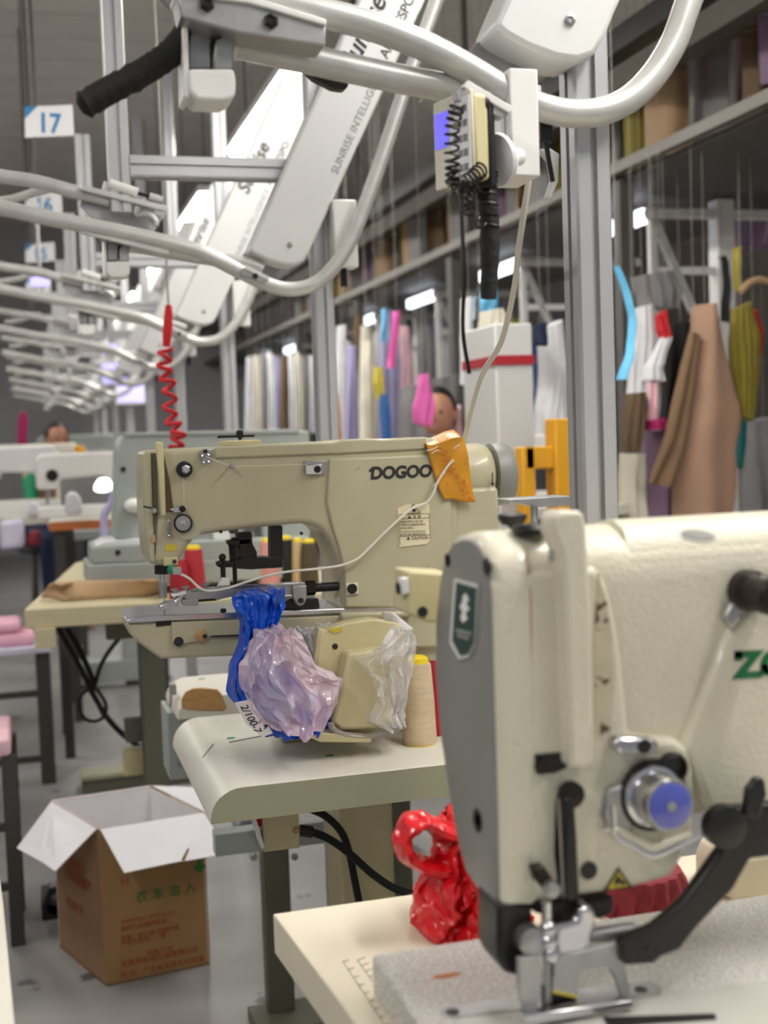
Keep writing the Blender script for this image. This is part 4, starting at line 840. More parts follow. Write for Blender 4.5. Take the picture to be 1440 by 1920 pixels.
mc = drape([(1130,1640),(1120,1670),(1125,1700),(1128,1730)], [(1270,1618),(1284,1640),(1288,1670),(1280,1700)], 1.2, .09, 6, .006, 4, 30, 16, .010)
whole(mc.build('maroon_bundle', 'maroon_cloth'), 'maroon fabric bundle in shiny wrap lying behind the sewing head', 'bundle')
ck = MB().prism([P(*q,Y=1.17) for q in ((1385,1608),(1520,1590),(1520,1690),(1372,1692),(1372,1640))], (0,.08,0))
for p in ck.v: p.z = max(p.z, TZ)
whole(ck.build('cream_block', 'table_cream', bevel=.006), 'plain cream block standing behind the black lifter arm', 'block')
# more cones beside the beige machine
cone('thread_cone', 'light blue thread cone with yellow cap behind the clear bag', 777, 1190, 1345, 2.0, 'thread_blue', wpx=34, zt=TZ+.002)
cone('thread_cone', 'lime green thread cone partly behind the nearest machine', 797, 1215, 1356, 1.97, 'thread_lime', wpx=34, cap='thread_lime', zt=TZ+.002)
cone('thread_cone', 'dark red thread cone half hidden behind the nearest machine', 814, 1245, 1376, 1.93, 'thread_crimson', wpx=36, cap='thread_crimson', zt=TZ+.002)
# ================================================================== carton on the floor
A,B,Cc = Vector((.121,3.046,0)), Vector((.381,3.086,0)), Vector((.017,3.34,0)); Dd = B+Cc-A
HB = P(192,1556,Y=3.046).z
cx = thing('carton', 'open brown cardboard carton with white inner flaps standing on the concrete floor', 'box', (A+Dd)/2)
up = Vector((0,0,HB)); cen = (A+Dd)/2
def wall(p, q, name, m, t=.004):
    n = (q-p).cross(Vector((0,0,1))).normalized()
    if n.dot((p+q)/2-cen) < 0: n = -n
    w1 = MB().prism([p, q, q+up, p+up], -n*t).build(name, m, cx, smooth=False)
    MB().prism([p-n*t+Vector((0,0,.006)), q-n*t+Vector((0,0,.006)), q-n*t+up, p-n*t+up], -n*.0012).build('liner', 'card_white', w1, smooth=False); return w1
wf = wall(A,B,'front_wall','cardboard'); wlft = wall(Cc,A,'side_wall','card_left'); wall(Dd,Cc,'back_wall','cardboard'); wall(B,Dd,'side_wall','cardboard')
MB().prism([A,B,Dd,Cc], (0,0,.005)).build('bottom', 'cardboard', cx, smooth=False)
def flap(pts, name='flap'):
    n = (pts[1]-pts[0]).cross(pts[-1]-pts[0]).normalized(); o = MB().prism(pts, n*.003).build(name, 'card_white', cx, smooth=False)
    return o
TU, TB = A+up, B+up; TC, TD = Cc+up, Dd+up
f1 = flap([TU+Vector((.004,-.002,.002)), TB+Vector((0,-.002,.002)), P(430,1599,Y=2.98), P(352,1613,Y=2.952), P(340,1614,Y=2.952), P(233,1636,Y=2.936)])
f2 = flap([TC+Vector((-.002,0,.002)), TU+Vector((-.006,.01,.002)), P(103,1633,Y=3.03), P(80,1617,Y=3.12), P(70,1611,Y=3.15), P(31,1590,Y=3.30)])
flap([TD+Vector((.003,0,.002)), TB+Vector((.003,.0,.002)), P(402,1524,X=.41), P(384,1478,X=.40)])
flap([TC+Vector((0,.003,.001)), TD+Vector((0,.003,.001)), TD+Vector((.02,.10,-.09)), TC+Vector((-.01,.10,-.09))])
MB().prism([P(340,1612,Y=2.948), P(352,1590,Y=2.95), P(355,1592,Y=2.95), P(346,1614,Y=2.948)], (0,-.001,0)).build('notch', 'cardboard', f1, smooth=False)
exb = B-A
def ct(s, px, py, size, m, bold=0): text('lettering', s, m, wf, P(px,py,Y=3.046+.04*(px-200)/195-.0005), exb, (0,0,1), size, bold=bold)
ct('H', 226,1660,.03,'print_red'); ct('\u8863 \u8f66 \u6cb9 \u5165',254,1692,.032,'print_green',.01); ct('\u2663',360,1634,.03,'print_green')
for s, x, y, z in (('INDUSTRIAL SEWING OIL',228,1732,.0145),('\u9ad8\u7ea7\u5de5\u4e1a\u7f1d\u7eab\u673a\u6cb9',226,1746,.018),('\u51c0\u91cd\uff1a\u56db\u5347\u88c5 \u4f18\u8d28\u4ea7\u54c1',226,1764,.018),('\u4ea7\u54c1\u6807\u51c6\u53f7\uff1a\u4e00\u7ea7',226,1774,.018),('\u4e2d\u56fd\u00b7\u5e7f\u4e1c',275,1792,.020),('\u4e1c\u839e\u5e02\u673a\u7535\u77f3\u6cb9\u6709\u9650\u516c\u53f8',226,1814,.0225),('\u5730 \u5740\uff1a\u5e7f\u4e1c\u7701\u4e1c\u839e\u5e02\u957f\u5b89\u9547',226,1834,.0215)):
    ct(s,x,y,z*.80,'print_red',.006)
for i,(y,l) in enumerate(((1660,5),(1668,4),(1686,6),(1693,5),(1748,4))):
    p = P(134,y,X=.10); o_ = text('lettering', '\u673a\u6cb9\u4f18\u8d28\u54c1\u724c'[:l], 'print_red', wlft, Cc+(A-Cc)*.22+Vector((-.0006,0,HB*(1-(y-1560)/290.))), A-Cc, (0,0,1), .03, thick=.0008)

# ================================================================== third work place behind
ZT = .88
t3 = thing('cream_work_table', 'cream work table with a tan cloth piece, behind the lettered machine', 'table', (.5, 3.6, 0))
MB().prism([Vector((q_.x, min(q_.y, 4.12) if i_ > 3 else q_.y, q_.z)) for i_,q_ in enumerate([P(*q,Z=ZT-.055) for q in ((47,1180),(142,1082),(165,1076),(215,1074),(300,1080),(720,1035),(700,1142))])], (0,0,.055)).build('table_top', 'table_third', t3, bevel=.004)
yl = P(288,1500,Y=3.62); MB().box(P(266,1300,Y=3.62).x, P(312,1300,Y=3.62).x, 3.62, 3.72, 0, ZT-.055).build('leg', 'leg_green', t3, bevel=.003)
q = P(83,1190,Y=3.55); MB().box(q.x-.025,q.x+.03,3.5,3.7,q.z-.03,ZT-.055).build('table_bracket', 'table_third', t3)
MB().box(P(200,1180,Y=3.62).x, P(620,1180,Y=3.62).x, 3.64, 3.70, ZT-.12, ZT-.055).build('apron', 'leg_green', t3)
MB().box(1.0,1.06,3.62,3.72,0,ZT-.055).build('leg', 'leg_green', t3, bevel=.003)
a = P(155,1490,Z=0); MB().box(a.x, a.x+.9, a.y, a.y+.10, 0, .055).build('foot_bar', 'leg_green', t3, bevel=.003)
MB().box(a.x, a.x+.25, a.y-.01, a.y+.12, .055, .07).build('foot_cap', 'table_edge', t3)
q = P(252,1430,Y=3.7); MB().box(q.x-.03,q.x+.03,3.7,3.76,q.z-.04,q.z+.035).build('pedal_box', 'beige_panel', t3, bevel=.003)
q = P(255,1370,Y=3.7); MB().box(q.x-.03,q.x+.03,3.7,3.76,q.z-.035,q.z+.03).build('motor_box', 'leg_green', t3, bevel=.003)
tc = MB(); L_ = [(76,1119),(96,1114),(118,1108),(160,1104),(220,1102),(270,1100),(308,1096)]; 
def clo(u, v):
    top = interp([P(a,b,Z=ZT+.05) for a,b in [(112,1098),(150,1091),(220,1090),(300,1090),(312,1096)]], u); bot = interp([P(a,b,Z=ZT+.004) for a,b in [(78,1120),(118,1126),(190,1122),(270,1118),(308,1114)]], u)
    p = bot.lerp(top, v); p.z += .02*math.sin(v*math.pi)+.003*nz((u*6,v*4,0)); return p
o = tc.grid(clo, 26, 10).build('cloth_piece', 'cloth_tan', solid=.006); whole(o, 'tan cut cloth piece lying along the cream work table', 'cloth')
q = MB().prism([P(*c,Z=ZT+.002) for c in ((165,1090),(232,1086),(240,1076),(180,1074))], (0,0,.02)); whole(q.build('blue_cloth', 'cloth_blue', bevel=.004), 'small folded blue cloth on the cream work table', 'cloth')
q = P(200,1080,Z=ZT+.022); whole(MB().lathe(q, (0,0,1), [(.012,0),(.022,.008),(.022,.022),(.012,.03)], 14).build('black_spool', 'black_plastic'), 'round black spool resting on the blue cloth', 'spool')
gm = thing('sewing_machine', 'large grey programmable sewing machine behind the lettered beige one', 'sewing machine', P(420,1080,Y=3.72))
def G(pts, name, m='grey_paint', y=0, d=.16, bev=.006): return MB().prism([P(a,b,Y=3.72+y) for a,b in pts], (0,d,0)).build(name, m, gm, bevel=bev, seg=3)
G([(218,850),(226,822),(240,812),(560,806),(580,808),(582,1060),(500,1060),(490,985),(440,970),(300,972),(290,1010),(214,1010)], 'arm_body')
G([(230,811),(560,804),(560,812),(232,818)], 'top_lid', y=-.005, d=.15, bev=.002)
G([(172,1026),(300,1016),(582,1006),(582,1048),(300,1054),(172,1058)], 'bed', y=-.05, d=.25)
G([(164,1060),(300,1054),(582,1046),(582,1082),(300,1095),(164,1098)], 'base', y=-.06, d=.27, bev=.004)
G([(195,1016),(290,1008),(300,1016),(180,1024)], 'bed_plate', 'lamp_body', y=-.04, d=.2, bev=.001)
for q in ((221,1036),(231,880)): MB().lathe(P(*q,Y=3.72-(.051 if q[1]>1000 else .001)), (0,-1,0), [(.008,0),(.008,.003)], 10).build('screw', 'dark_steel', gm)
G([(238,1000),(262,1000),(262,1020),(238,1022)], 'needle_unit', 'steel_rough', y=.04, d=.04, bev=.002)
G([(400,990),(430,985),(432,1080),(404,1082)], 'motor_case', 'white_plastic', y=-.02, d=.1, bev=.006)
q = P(252,948,Y=3.7); MB().ball(q, (.03,.03,.022), 12, 8).build('lamp_head', 'cover_white', gm)
ml = thing('machine_lamp', 'small glowing white machine lamp with bluish body left of the grey machine', 'lamp', P(197,960,Y=4.3))
MB().lathe(P(195,915,Y=4.3), (0,-.4,-1), [(.02,-.03),(.032,-.01),(.034,.004),(.0,.006)], 16).build('lamp_shade', 'lamp_soft', ml)
MB().tube(smooth_path([P(198,905,Y=4.32),P(212,925,Y=4.33),P(208,945,Y=4.34),P(196,965,Y=4.35),P(196,1000,Y=4.35),Vector((P(196,1010,Y=4.35).x,4.35,ZT))],4), .014, 8).build('lamp_neck', 'cloth_lilac', ml)
for px,y0,y1,wp,m,l,cp in ((366,1026,1116,40,'thread_red','rosy red thread cone standing behind the beige throat','cone_yellow'),(338,1052,1120,38,'thread_crimson','dark crimson thread cone next to the needle of the beige machine','thread_crimson'),(506,1012,1098,40,'thread_pink','dusty pink thread cone with yellow top seen through the throat','cone_yellow'),(540,1008,1096,26,'thread_black','black thread cone with yellow top seen through the throat','cone_yellow'),(561,1012,1096,26,'thread_tan','tan thread cone between the black and olive cones','cone_yellow'),(582,1014,1097,34,'thread_olive','dark olive thread cone nearest the column of the beige machine','cone_yellow'),(462,1004,1092,30,'thread_tan','pale tan thread cone behind the dark lifter linkage','cone_yellow')):
    cone('thread_cone', l, px, y0, y1, 3.5, m, wpx=wp, group='thread cones on the cream table', cap=cp, zt=ZT+.002)
# cables hanging below the cream table
hc = thing('hanging_cables', 'tangled black cables with a loop hanging under the cream work table', 'cable', P(170,1300,Y=3.9))
for pts, r in (([(108,1175),(130,1215),(155,1260),(168,1290),(185,1320),(200,1345),(240,1385),(310,1430)], .009), ([(125,1178),(150,1220),(172,1270),(176,1295)], .009), ([(168,1290),(152,1305),(150,1330),(160,1348),(180,1352),(195,1342),(198,1320),(182,1292)], .006), ([(225,1195),(205,1220),(188,1250),(178,1285)], .007), ([(230,1190),(250,1190),(268,1205)], .006)):
    MB().tube(smooth_path([P(*q,Y=3.9) for q in pts],5), r, 7).build('cable', 'black_rubber', hc)
# pale pedestal behind
pd = thing('pale_pedestal', 'pale green grey machine pedestal on the floor beyond the cream table', 'pedestal', P(190,1290,Z=0))
yq = P(190,1292,Z=0).y
a = P(117,1292,Z=0); MB().box(a.x, a.x+.46, yq, yq+.12, .03, .15).build('base_bar', 'grey_paint', pd, bevel=.006)
a = P(232,1250,Y=yq); MB().box(a.x, a.x+.16, yq+.01, yq+.11, .15, .85).build('column', 'grey_paint', pd, bevel=.006)
MB().box(a.x-.25, a.x+.18, yq-.05, yq+.2, .82, .87).build('plate', 'grey_paint', pd, bevel=.006)
MB().box(P(117,1292,Z=0).x+.05, P(117,1292,Z=0).x+.12, yq+.02, yq+.1, 0, .03).build('foot', 'dark_iron', pd); MB().box(P(117,1292,Z=0).x+.34, P(117,1292,Z=0).x+.42, yq+.02, yq+.1, 0, .03).build('foot', 'dark_iron', pd)

# ================================================================== left edge: bench, stool, near board, pedal
yb = P(85,1466,Z=0).y; zb2 = P(60,1212,Y=yb).z
bn = thing('bench', 'dark iron bench with pale lilac top at the left edge', 'bench', (-.25, yb, 0))
x1 = P(96,1210,Y=yb).x
MB().box(-.75, x1, yb-.06, yb+.30, zb2-.02, zb2+.006).build('bench_top', 'cloth_lavwhite', bn, bevel=.004)
for x in (x1-.035, -.70):
    for y in (yb-.02, yb+.26): MB().box(x-.028, x+.028, y-.02, y+.02, 0, zb2-.02).build('leg', 'dark_iron', bn)
for z in (.10, .36): MB().box(-.70, x1-.06, yb-.03, yb-.01, z-.012, z+.012).build('stretcher', 'dark_iron', bn)
pcn = thing('pink_cushion', 'folded pale pink cloth pile on the lilac bench', 'cushion', (x1-.25, yb+.05, zb2))
MB().box(-.7, P(64,1180,Y=yb).x, yb-.02, yb+.22, zb2+.006, zb2+.055).build('lower_fold', 'cloth_pinkcloth', pcn, bevel=.02, seg=4)
MB().box(-.7, P(38,1160,Y=yb).x, yb-.01, yb+.22, zb2+.056, zb2+.10).build('upper_fold', 'cloth_pinkcloth', pcn, bevel=.02, seg=4)
ys = P(32,1770,Z=0).y; zs = P(15,1395,Y=ys).z; xs = P(40,1600,Y=ys).x
so = thing('stool', 'dark iron stool with worn pinkish seat at the lower left edge', 'stool', (xs-.15, ys+.1, 0))
MB().box(xs-.33, xs-.012, ys-.02, ys+.28, zs-.03, zs+.02).build('seat', 'cloth_palepink', so, bevel=.012, seg=3)
for x in (xs-.02, xs-.30):
    for y in (ys, ys+.26): MB().box(x-.018, x+.018, y-.018, y+.018, 0, zs-.03).build('leg', 'dark_iron', so)
for z in (.16,.32): MB().box(xs-.30, xs-.02, ys-.01, ys+.01, z-.01, z+.01).build('rung', 'dark_iron', so)
nb = MB().prism([P(*q,Z=.80) for q in ((-6,1600),(6,1690),(28,1925),(-300,1925),(-300,1600))], (0,0,-.02))
nbt = thing('side_table', 'pale board edge of a table cut off at the lower left corner', 'table', (-.2, 1.3, 0))
nb.build('board', 'table_white', nbt, bevel=.002)
for q in ((-.12,1.55),(-.12,1.2)): MB().box(q[0]-.02,q[0]+.02,q[1]-.02,q[1]+.02,0,.78).build('leg', 'dark_iron', nbt)
q = P(100,1725,Z=0); fpd = thing('foot_pedal', 'black foot pedal with raised handle on the floor beside the carton', 'pedal', q)
MB().box(q.x-.03,q.x+.06,q.y,q.y+.16,0,.05).build('pedal_base', 'black_plastic', fpd, bevel=.006)
MB().prism([P(*c,Y=q.y) for c in ((82,1690),(92,1666),(112,1660),(112,1672),(97,1680),(94,1692),(112,1700),(112,1720),(90,1715))], (0,.05,0)).build('pedal_arm', 'black_plastic', fpd, bevel=.003)

# ================================================================== number signs over the row
def sign(num, k, label):
    y = 4.2+1.4*k; s = thing('number_sign', label, 'sign', (P(90,228,Y=4.2).x, y, 2.3), 'hanging place number signs')
    def q(px,py,dy=0): v = P(px,py,Y=4.2+dy); v.y = y+dy; return v
    bd = MB().prism([q(*c) for c in ((46,200),(136,196),(139,254),(47,258))], (0,.006,0)).build('board', 'paper', s, bevel=.001)
    MB().prism([q(*c,-.001) for c in ((46,200),(70,199),(47,222))], (0,.001,0)).build('corner_mark', 'ink_blue', s, smooth=False)
    text('lettering', num, 'ink_blue', s, q(70,247,-.001), (1,0,-.03), (0,0,1), .088, bold=.02, squeeze=.85)
    for px in (66,): MB().cyl(q(px,198,.003), q(px,198,.003)+Vector((0,0,ZC-2.42)), .006, n=6).build('hanger_rod', 'beam_dark', s)
    MB().cyl(q(66,258,.003), q(66,330,.003), .006, n=6).build('lower_rod', 'beam_dark', s)
sign('17',0,'white hanging sign reading 17 in blue'); sign('16',1,'white hanging sign reading 16 half hidden by the rail tube'); sign('15',2,'small far white hanging sign reading 15'); sign('14',3,'tiny far white hanging sign reading 14')
# red coiled air hose
YH = 3.3; ah = thing('air_hose', 'red coiled air hose with straight red handle hanging in the row', 'hose', P(315,690,Y=YH))
MB().tube([P(*q,Y=YH) for q in ((316,572),(316,590),(314,620),(312,650))], [.008,.012,.013,.010], 10).build('handle', 'cloth_red', ah)
MB().cyl(P(312,500,Y=YH), P(316,574,Y=YH), .003, n=6).build('cord', 'cord_grey', ah)
coil([P(311,652,Y=YH),P(308,690,Y=YH),P(318,730,Y=YH),P(320,780,Y=YH),P(334,812,Y=YH),P(330,840,Y=YH)], .017, .0055, 8.5).build('coil', 'cloth_red', ah)
MB().cyl(Vector((P(312,500,Y=YH).x,YH,2.6)), P(312,500,Y=YH), .003, n=6).build('cord', 'cord_grey', ah)
# lilac glowing panels standing in for LED lights on the far arms
for k,(px,py,Y,w_,h_) in enumerate(((205,655,6.9,.10,.07),(215,700,7.1,.16,.14),(75,528,5.5,.09,.05),(245,735,8.3,.2,.16))):
    p = P(px,py,Y=Y); s = thing('work_screen', ['small lilac lit work screen on a far hanger arm', 'larger lilac lit work screen in the middle of the far hanger arms', 'blue-white lit screen under the small number signs', 'lowest pale lilac lit screen at the far end of the arms'][k], 'screen', p, 'lit work screens')
    MB().box(p.x-w_/2,p.x+w_/2,p.y,p.y+.02,p.z-h_/2,p.z+h_/2).build('case', 'white_plastic', s, bevel=.003)
    MB().box(p.x-w_*.42,p.x+w_*.42,p.y-.002,p.y,p.z-h_*.4,p.z+h_*.4).build('display', 'screen_lilac', s)
    MB().cyl(p+Vector((0,.01,h_/2)), p+Vector((0,.01,h_/2+.3)), .008, n=6).build('bracket', 'alu', s)

# ================================================================== far machines on the left
def small_machine(label, p, body='cover_white', flip=1, s=1.0, table='table_white', edge=None, tz=.78, tw=.42):
    p = Vector(p); t = thing('far_sewing_machine', label, 'sewing machine', p, 'far sewing machines')
    def pr(pts, y0, y1, name, m, bev=.008): return MB().prism([p+Vector((x*flip*s, y0*s, z*s)) for x,z in pts], (0,(y1-y0)*s,0)).build(name, m, t, bevel=bev, seg=3)
    pr([(-.25,.0),(.25,.0),(.25,.06),(-.25,.06)], -.09, .09, 'bed', body)
    pr([(.12,.06),(.24,.06),(.24,.30),(.22,.33),(-.22,.33),(-.25,.30),(-.25,.15),(-.15,.15),(-.13,.20),(.08,.21),(.12,.18)], -.06, .06, 'arm', body, .012)
    MB().lathe(p+Vector((.24*flip*s,0,.26*s)), (flip,0,0), [(.05*s,0),(.06*s,.01*s),(.06*s,.03*s),(.045*s,.04*s)], 18).build('hand_wheel', 'grey_cover', t)
    MB().cyl(p+Vector((-.20*flip*s,0,.15*s)), p+Vector((-.20*flip*s,0,.07*s)), .008*s, n=8).build('needle_bar', 'steel', t)
    MB().lathe(p+Vector((-.17*flip*s,-.06*s,.22*s)), (0,-1,0), [(.03*s,0),(.03*s,.01*s)], 14).build('tension_dial', 'dark_steel', t)
    tb = thing('far_table', label.replace('sewing machine','work table').replace('far work table','far table')+' carrying a machine', 'table', (p.x,p.y,0), 'far work tables')
    z = p.z
    MB().box(p.x-tw,p.x+.32,p.y-.25,p.y+.3,z-.04,z).build('table_top', table, tb, bevel=.003)
    if edge: MB().box(p.x-tw,p.x+.32,p.y-.256,p.y-.25,z-.04,z-.004).build('edge_band', edge, tb)
    for x in (-tw+.04,.28):
        for y in (-.2,.25): MB().box(p.x+x-.02,p.x+x+.02,p.y+y-.02,p.y+y+.02,0,z-.04).build('leg', 'dark_iron', tb)
    return t
def on(px, py, Y): q = P(px,py,Y=Y); return (q.x, q.y, q.z)
small_machine('white far sewing machine with dark dial at the left edge', on(15,965,6.3), flip=-1, s=1.0)
small_machine('cream far sewing machine beside the person in green', on(60,960,8.2), 'cloth_cream', s=1.3)
small_machine('white far sewing machine on an orange edged table', on(165,968,5.6), 'white_plastic', s=.85, edge='wood_orange', tw=.17)
small_machine('small grey far sewing machine deep in the row', on(150,915,10.4), 'grey_paint', s=1.3)
# clutter there
for nm,l,cat,pts,Y,m,d in (('amber_bag','amber plastic bag draped on the far machine','bag',[(138,838),(150,832),(162,845),(172,870),(172,880),(155,878),(145,862)],5.62,'cloth_amber',.05),
    ('grey_cabinet','tall dull brown cabinet behind the far machines','cabinet',[(112,848),(205,842),(212,960),(118,965)],7.0,'cloth_grey',.4),
    ('magenta_roll','tall magenta cloth roll standing at the far left','cloth roll',[(33,790),(38,772),(48,770),(52,785),(50,830),(40,858),(32,850)],8.8,'cloth_magenta',.12),
    ('white_bag','small white bag on the far table','bag',[(48,945),(60,940),(78,945),(80,965),(65,976),(48,968)],5.7,'cloth_white',.12),
    ('white_can','white rounded canister on the orange edged table','canister',[(122,950),(124,932),(132,922),(145,924),(153,936),(154,965),(122,966)],5.25,'cloth_white',.1),
    ('red_cloth','dusty red cloth pile below the far white machine','cloth',[(50,1000),(75,995),(78,1022),(52,1026)],5.6,'maroon_cloth',.15),
    ('patterned_cloth','white patterned cloth pile hanging over the far table edge','cloth',[(0,980),(45,975),(48,1026),(0,1032)],5.6,'cloth_lavwhite',.18)):
    b = MB().prism([P(*q,Y=Y) for q in pts], (0,d,0)); whole(b.build(nm, m, bevel=.02, seg=3), l, cat)

# ================================================================== right bay: overhead garment store, racks, hanging garments
tr_ = thing('overhead_walkway', 'long dull metal tray running above the right hand bay', 'beam', (2.35, 7, 2.25))
MB().box(2.2, 2.24, 1.2, YB-.2, 2.285, 2.325).build('edge_rail', 'beam_light', tr_)
MB().box(2.26, 3.3, 1.2, YB-.2, 2.27, 2.29).build('deck', 'beam_dark', tr_)
MB().box(3.3, 3.36, 1.2, YB-.2, 2.27, 2.325).build('edge_rail', 'beam_light', tr_)
for i in range(7): MB().box(2.24,2.30,2.4+2*i,2.46+2*i,0,2.27).build('support_post', 'beam_dark', tr_); MB().box(3.26,3.32,2.4+2*i,2.46+2*i,0,2.27).build('support_post', 'beam_dark', tr_)
q = P(1250,30,X=2.0)
bm_ = thing('overhead_track', 'dark overhead track with grey beam above the stored garments', 'beam', (2.0, 7, q.z))
MB().box(1.96,2.04,1.2,YB-.2,q.z-.03,q.z+.05).build('track', 'black_plastic', bm_)
MB().box(2.3,2.42,1.2,YB-.2,q.z+.04,q.z+.16).build('beam', 'beam_light', bm_)
for i in range(8): MB().box(1.99,2.01,1.6+1.9*i,1.63+1.9*i,q.z+.05,ZC).build('hanger_strap', 'beam_dark', bm_)
cols = ['tan','brown','olive','grey','brown','tan','grey','purple','brown','red','grey','tan','olive','brown','cream','grey']; cnt = {}
proto = {}
zt = q.z-.05; n_g = 0
def garment_mesh(seed, d=.09):
    m = MB(); rg = random.Random(seed); w = rg.uniform(.38,.64); h = rg.uniform(.48,.62); fq = rg.uniform(16,30); am = rg.uniform(.02,.045)
    def pt(u, v, s):
        ww = w*(.55+.45*min(1, v*3.2)); x = (u-.5)*ww; y = s*d*.5*math.sin(math.pi*u)**.5*(.6+.4*v)+am*math.sin(fq*u+seed+2*v)*(.25+.75*v)
        z = -h*v+.06*(1-abs(2*u-1))*(1-v)
        return Vector((x, y, z))
    for s in (-1,1): m.grid(lambda u,v: pt(u,v,s), 30, 10)
    m.grid(lambda a,b: pt(a,1,-1).lerp(pt(a,1,1),b), 30, 2)
    return m
for i in range(56):
    y = 2.5+.155*i+.06*RND.random(); c = cols[i%len(cols)]; key = (c, i//16%2)
    if key not in proto:
        g = thing('stored_garment', 'x', 'garment', (0,0,0)); garment_mesh(i).build('cloth', 'cloth_'+c, g)
        hk = MB(); hk.tube(smooth_path([(-.14,0,0),(0,0,.05),(.14,0,0)],4), .006, 6); hk.build('hanger_bar', 'white_plastic', g)
        MB().tube(smooth_path([(0,0,.05),(0,0,.08),(.015,0,.095),(.0,0,.11)],3), .003, 6).build('hanger_hook', 'steel', g); proto[key] = g; o = g
    else: o = copy_tree(proto[key])
    o.location = (2.58+.05*RND.random(), y, 2.92); o.rotation_euler.z = RND.uniform(-.6,.6)
    if c == 'red': o.scale = (.35,.8,1)
    cnt[c] = cnt.get(c,0)+1; nth = ['nearest','second','third','fourth','fifth','sixth','seventh','eighth','ninth','tenth','eleventh','twelfth','thirteenth','fourteenth','fifteenth','sixteenth'][cnt[c]-1]
    o['label'] = f'{nth} {c} garment from the front in the row stored above the tray'; o['group'] = 'garments stored above the tray'
MB().cyl((2.6,1.2,3.03),(2.6,YB-.2,3.03),.012,n=8).build('garment_rail','tube_metal',bm_)
# white racks
rk = thing('garment_rack', 'white rack post with crossbar and brace at the right edge', 'rack', (2.67, 4.7, 0))
def RP(px,py): return P(px,py,Y=4.7)
xp = RP(1352,400).x; zc = RP(1352,402).z
MB().box(xp-.04,xp+.04,4.66,4.74,0,min(zc+.12,2.26)).build('post', 'white_plastic', rk, bevel=.004)
xl = RP(1222,400).x
MB().box(xl, xp+.35, 4.68, 4.72, zc-.02, zc+.02).build('crossbar', 'white_plastic', rk, bevel=.004)
MB().bar((xl,4.7,zc-.01),(RP(1300,585).x,4.7,RP(1300,585).z), .03, .03).build('brace', 'tube_metal', rk)
MB().ball((xl,4.7,zc), .034, 12, 8).build('joint_ball', 'white_plastic', rk)  # white ball stands in for the round lamp bulb at the bar end
MB().box(xl-.02,xl+.02,4.75,5.3,zc-.03,zc+.03).build('tube_light', 'lamp_soft', rk, bevel=.004)
MB().box(xl, xp, 4.685, 4.715, 1.95, 1.98).build('lower_bar', 'white_plastic', rk)
MB().box(xl-.015,xl+.015,4.685,4.715,1.2,zc).build('drop_bar', 'white_plastic', rk)
for k in range(1,7):
    c = copy_tree(rk); c.location.y = 4.7+1.4*k
    c['label'] = f'white garment rack with crossbar in the right bay, {ORD[k]} from the front'
for o_ in list(bpy.data.objects):
    if o_.name.startswith('garment_rack') and o_.parent is None: o_['group'] = 'white garment racks in the right bay'
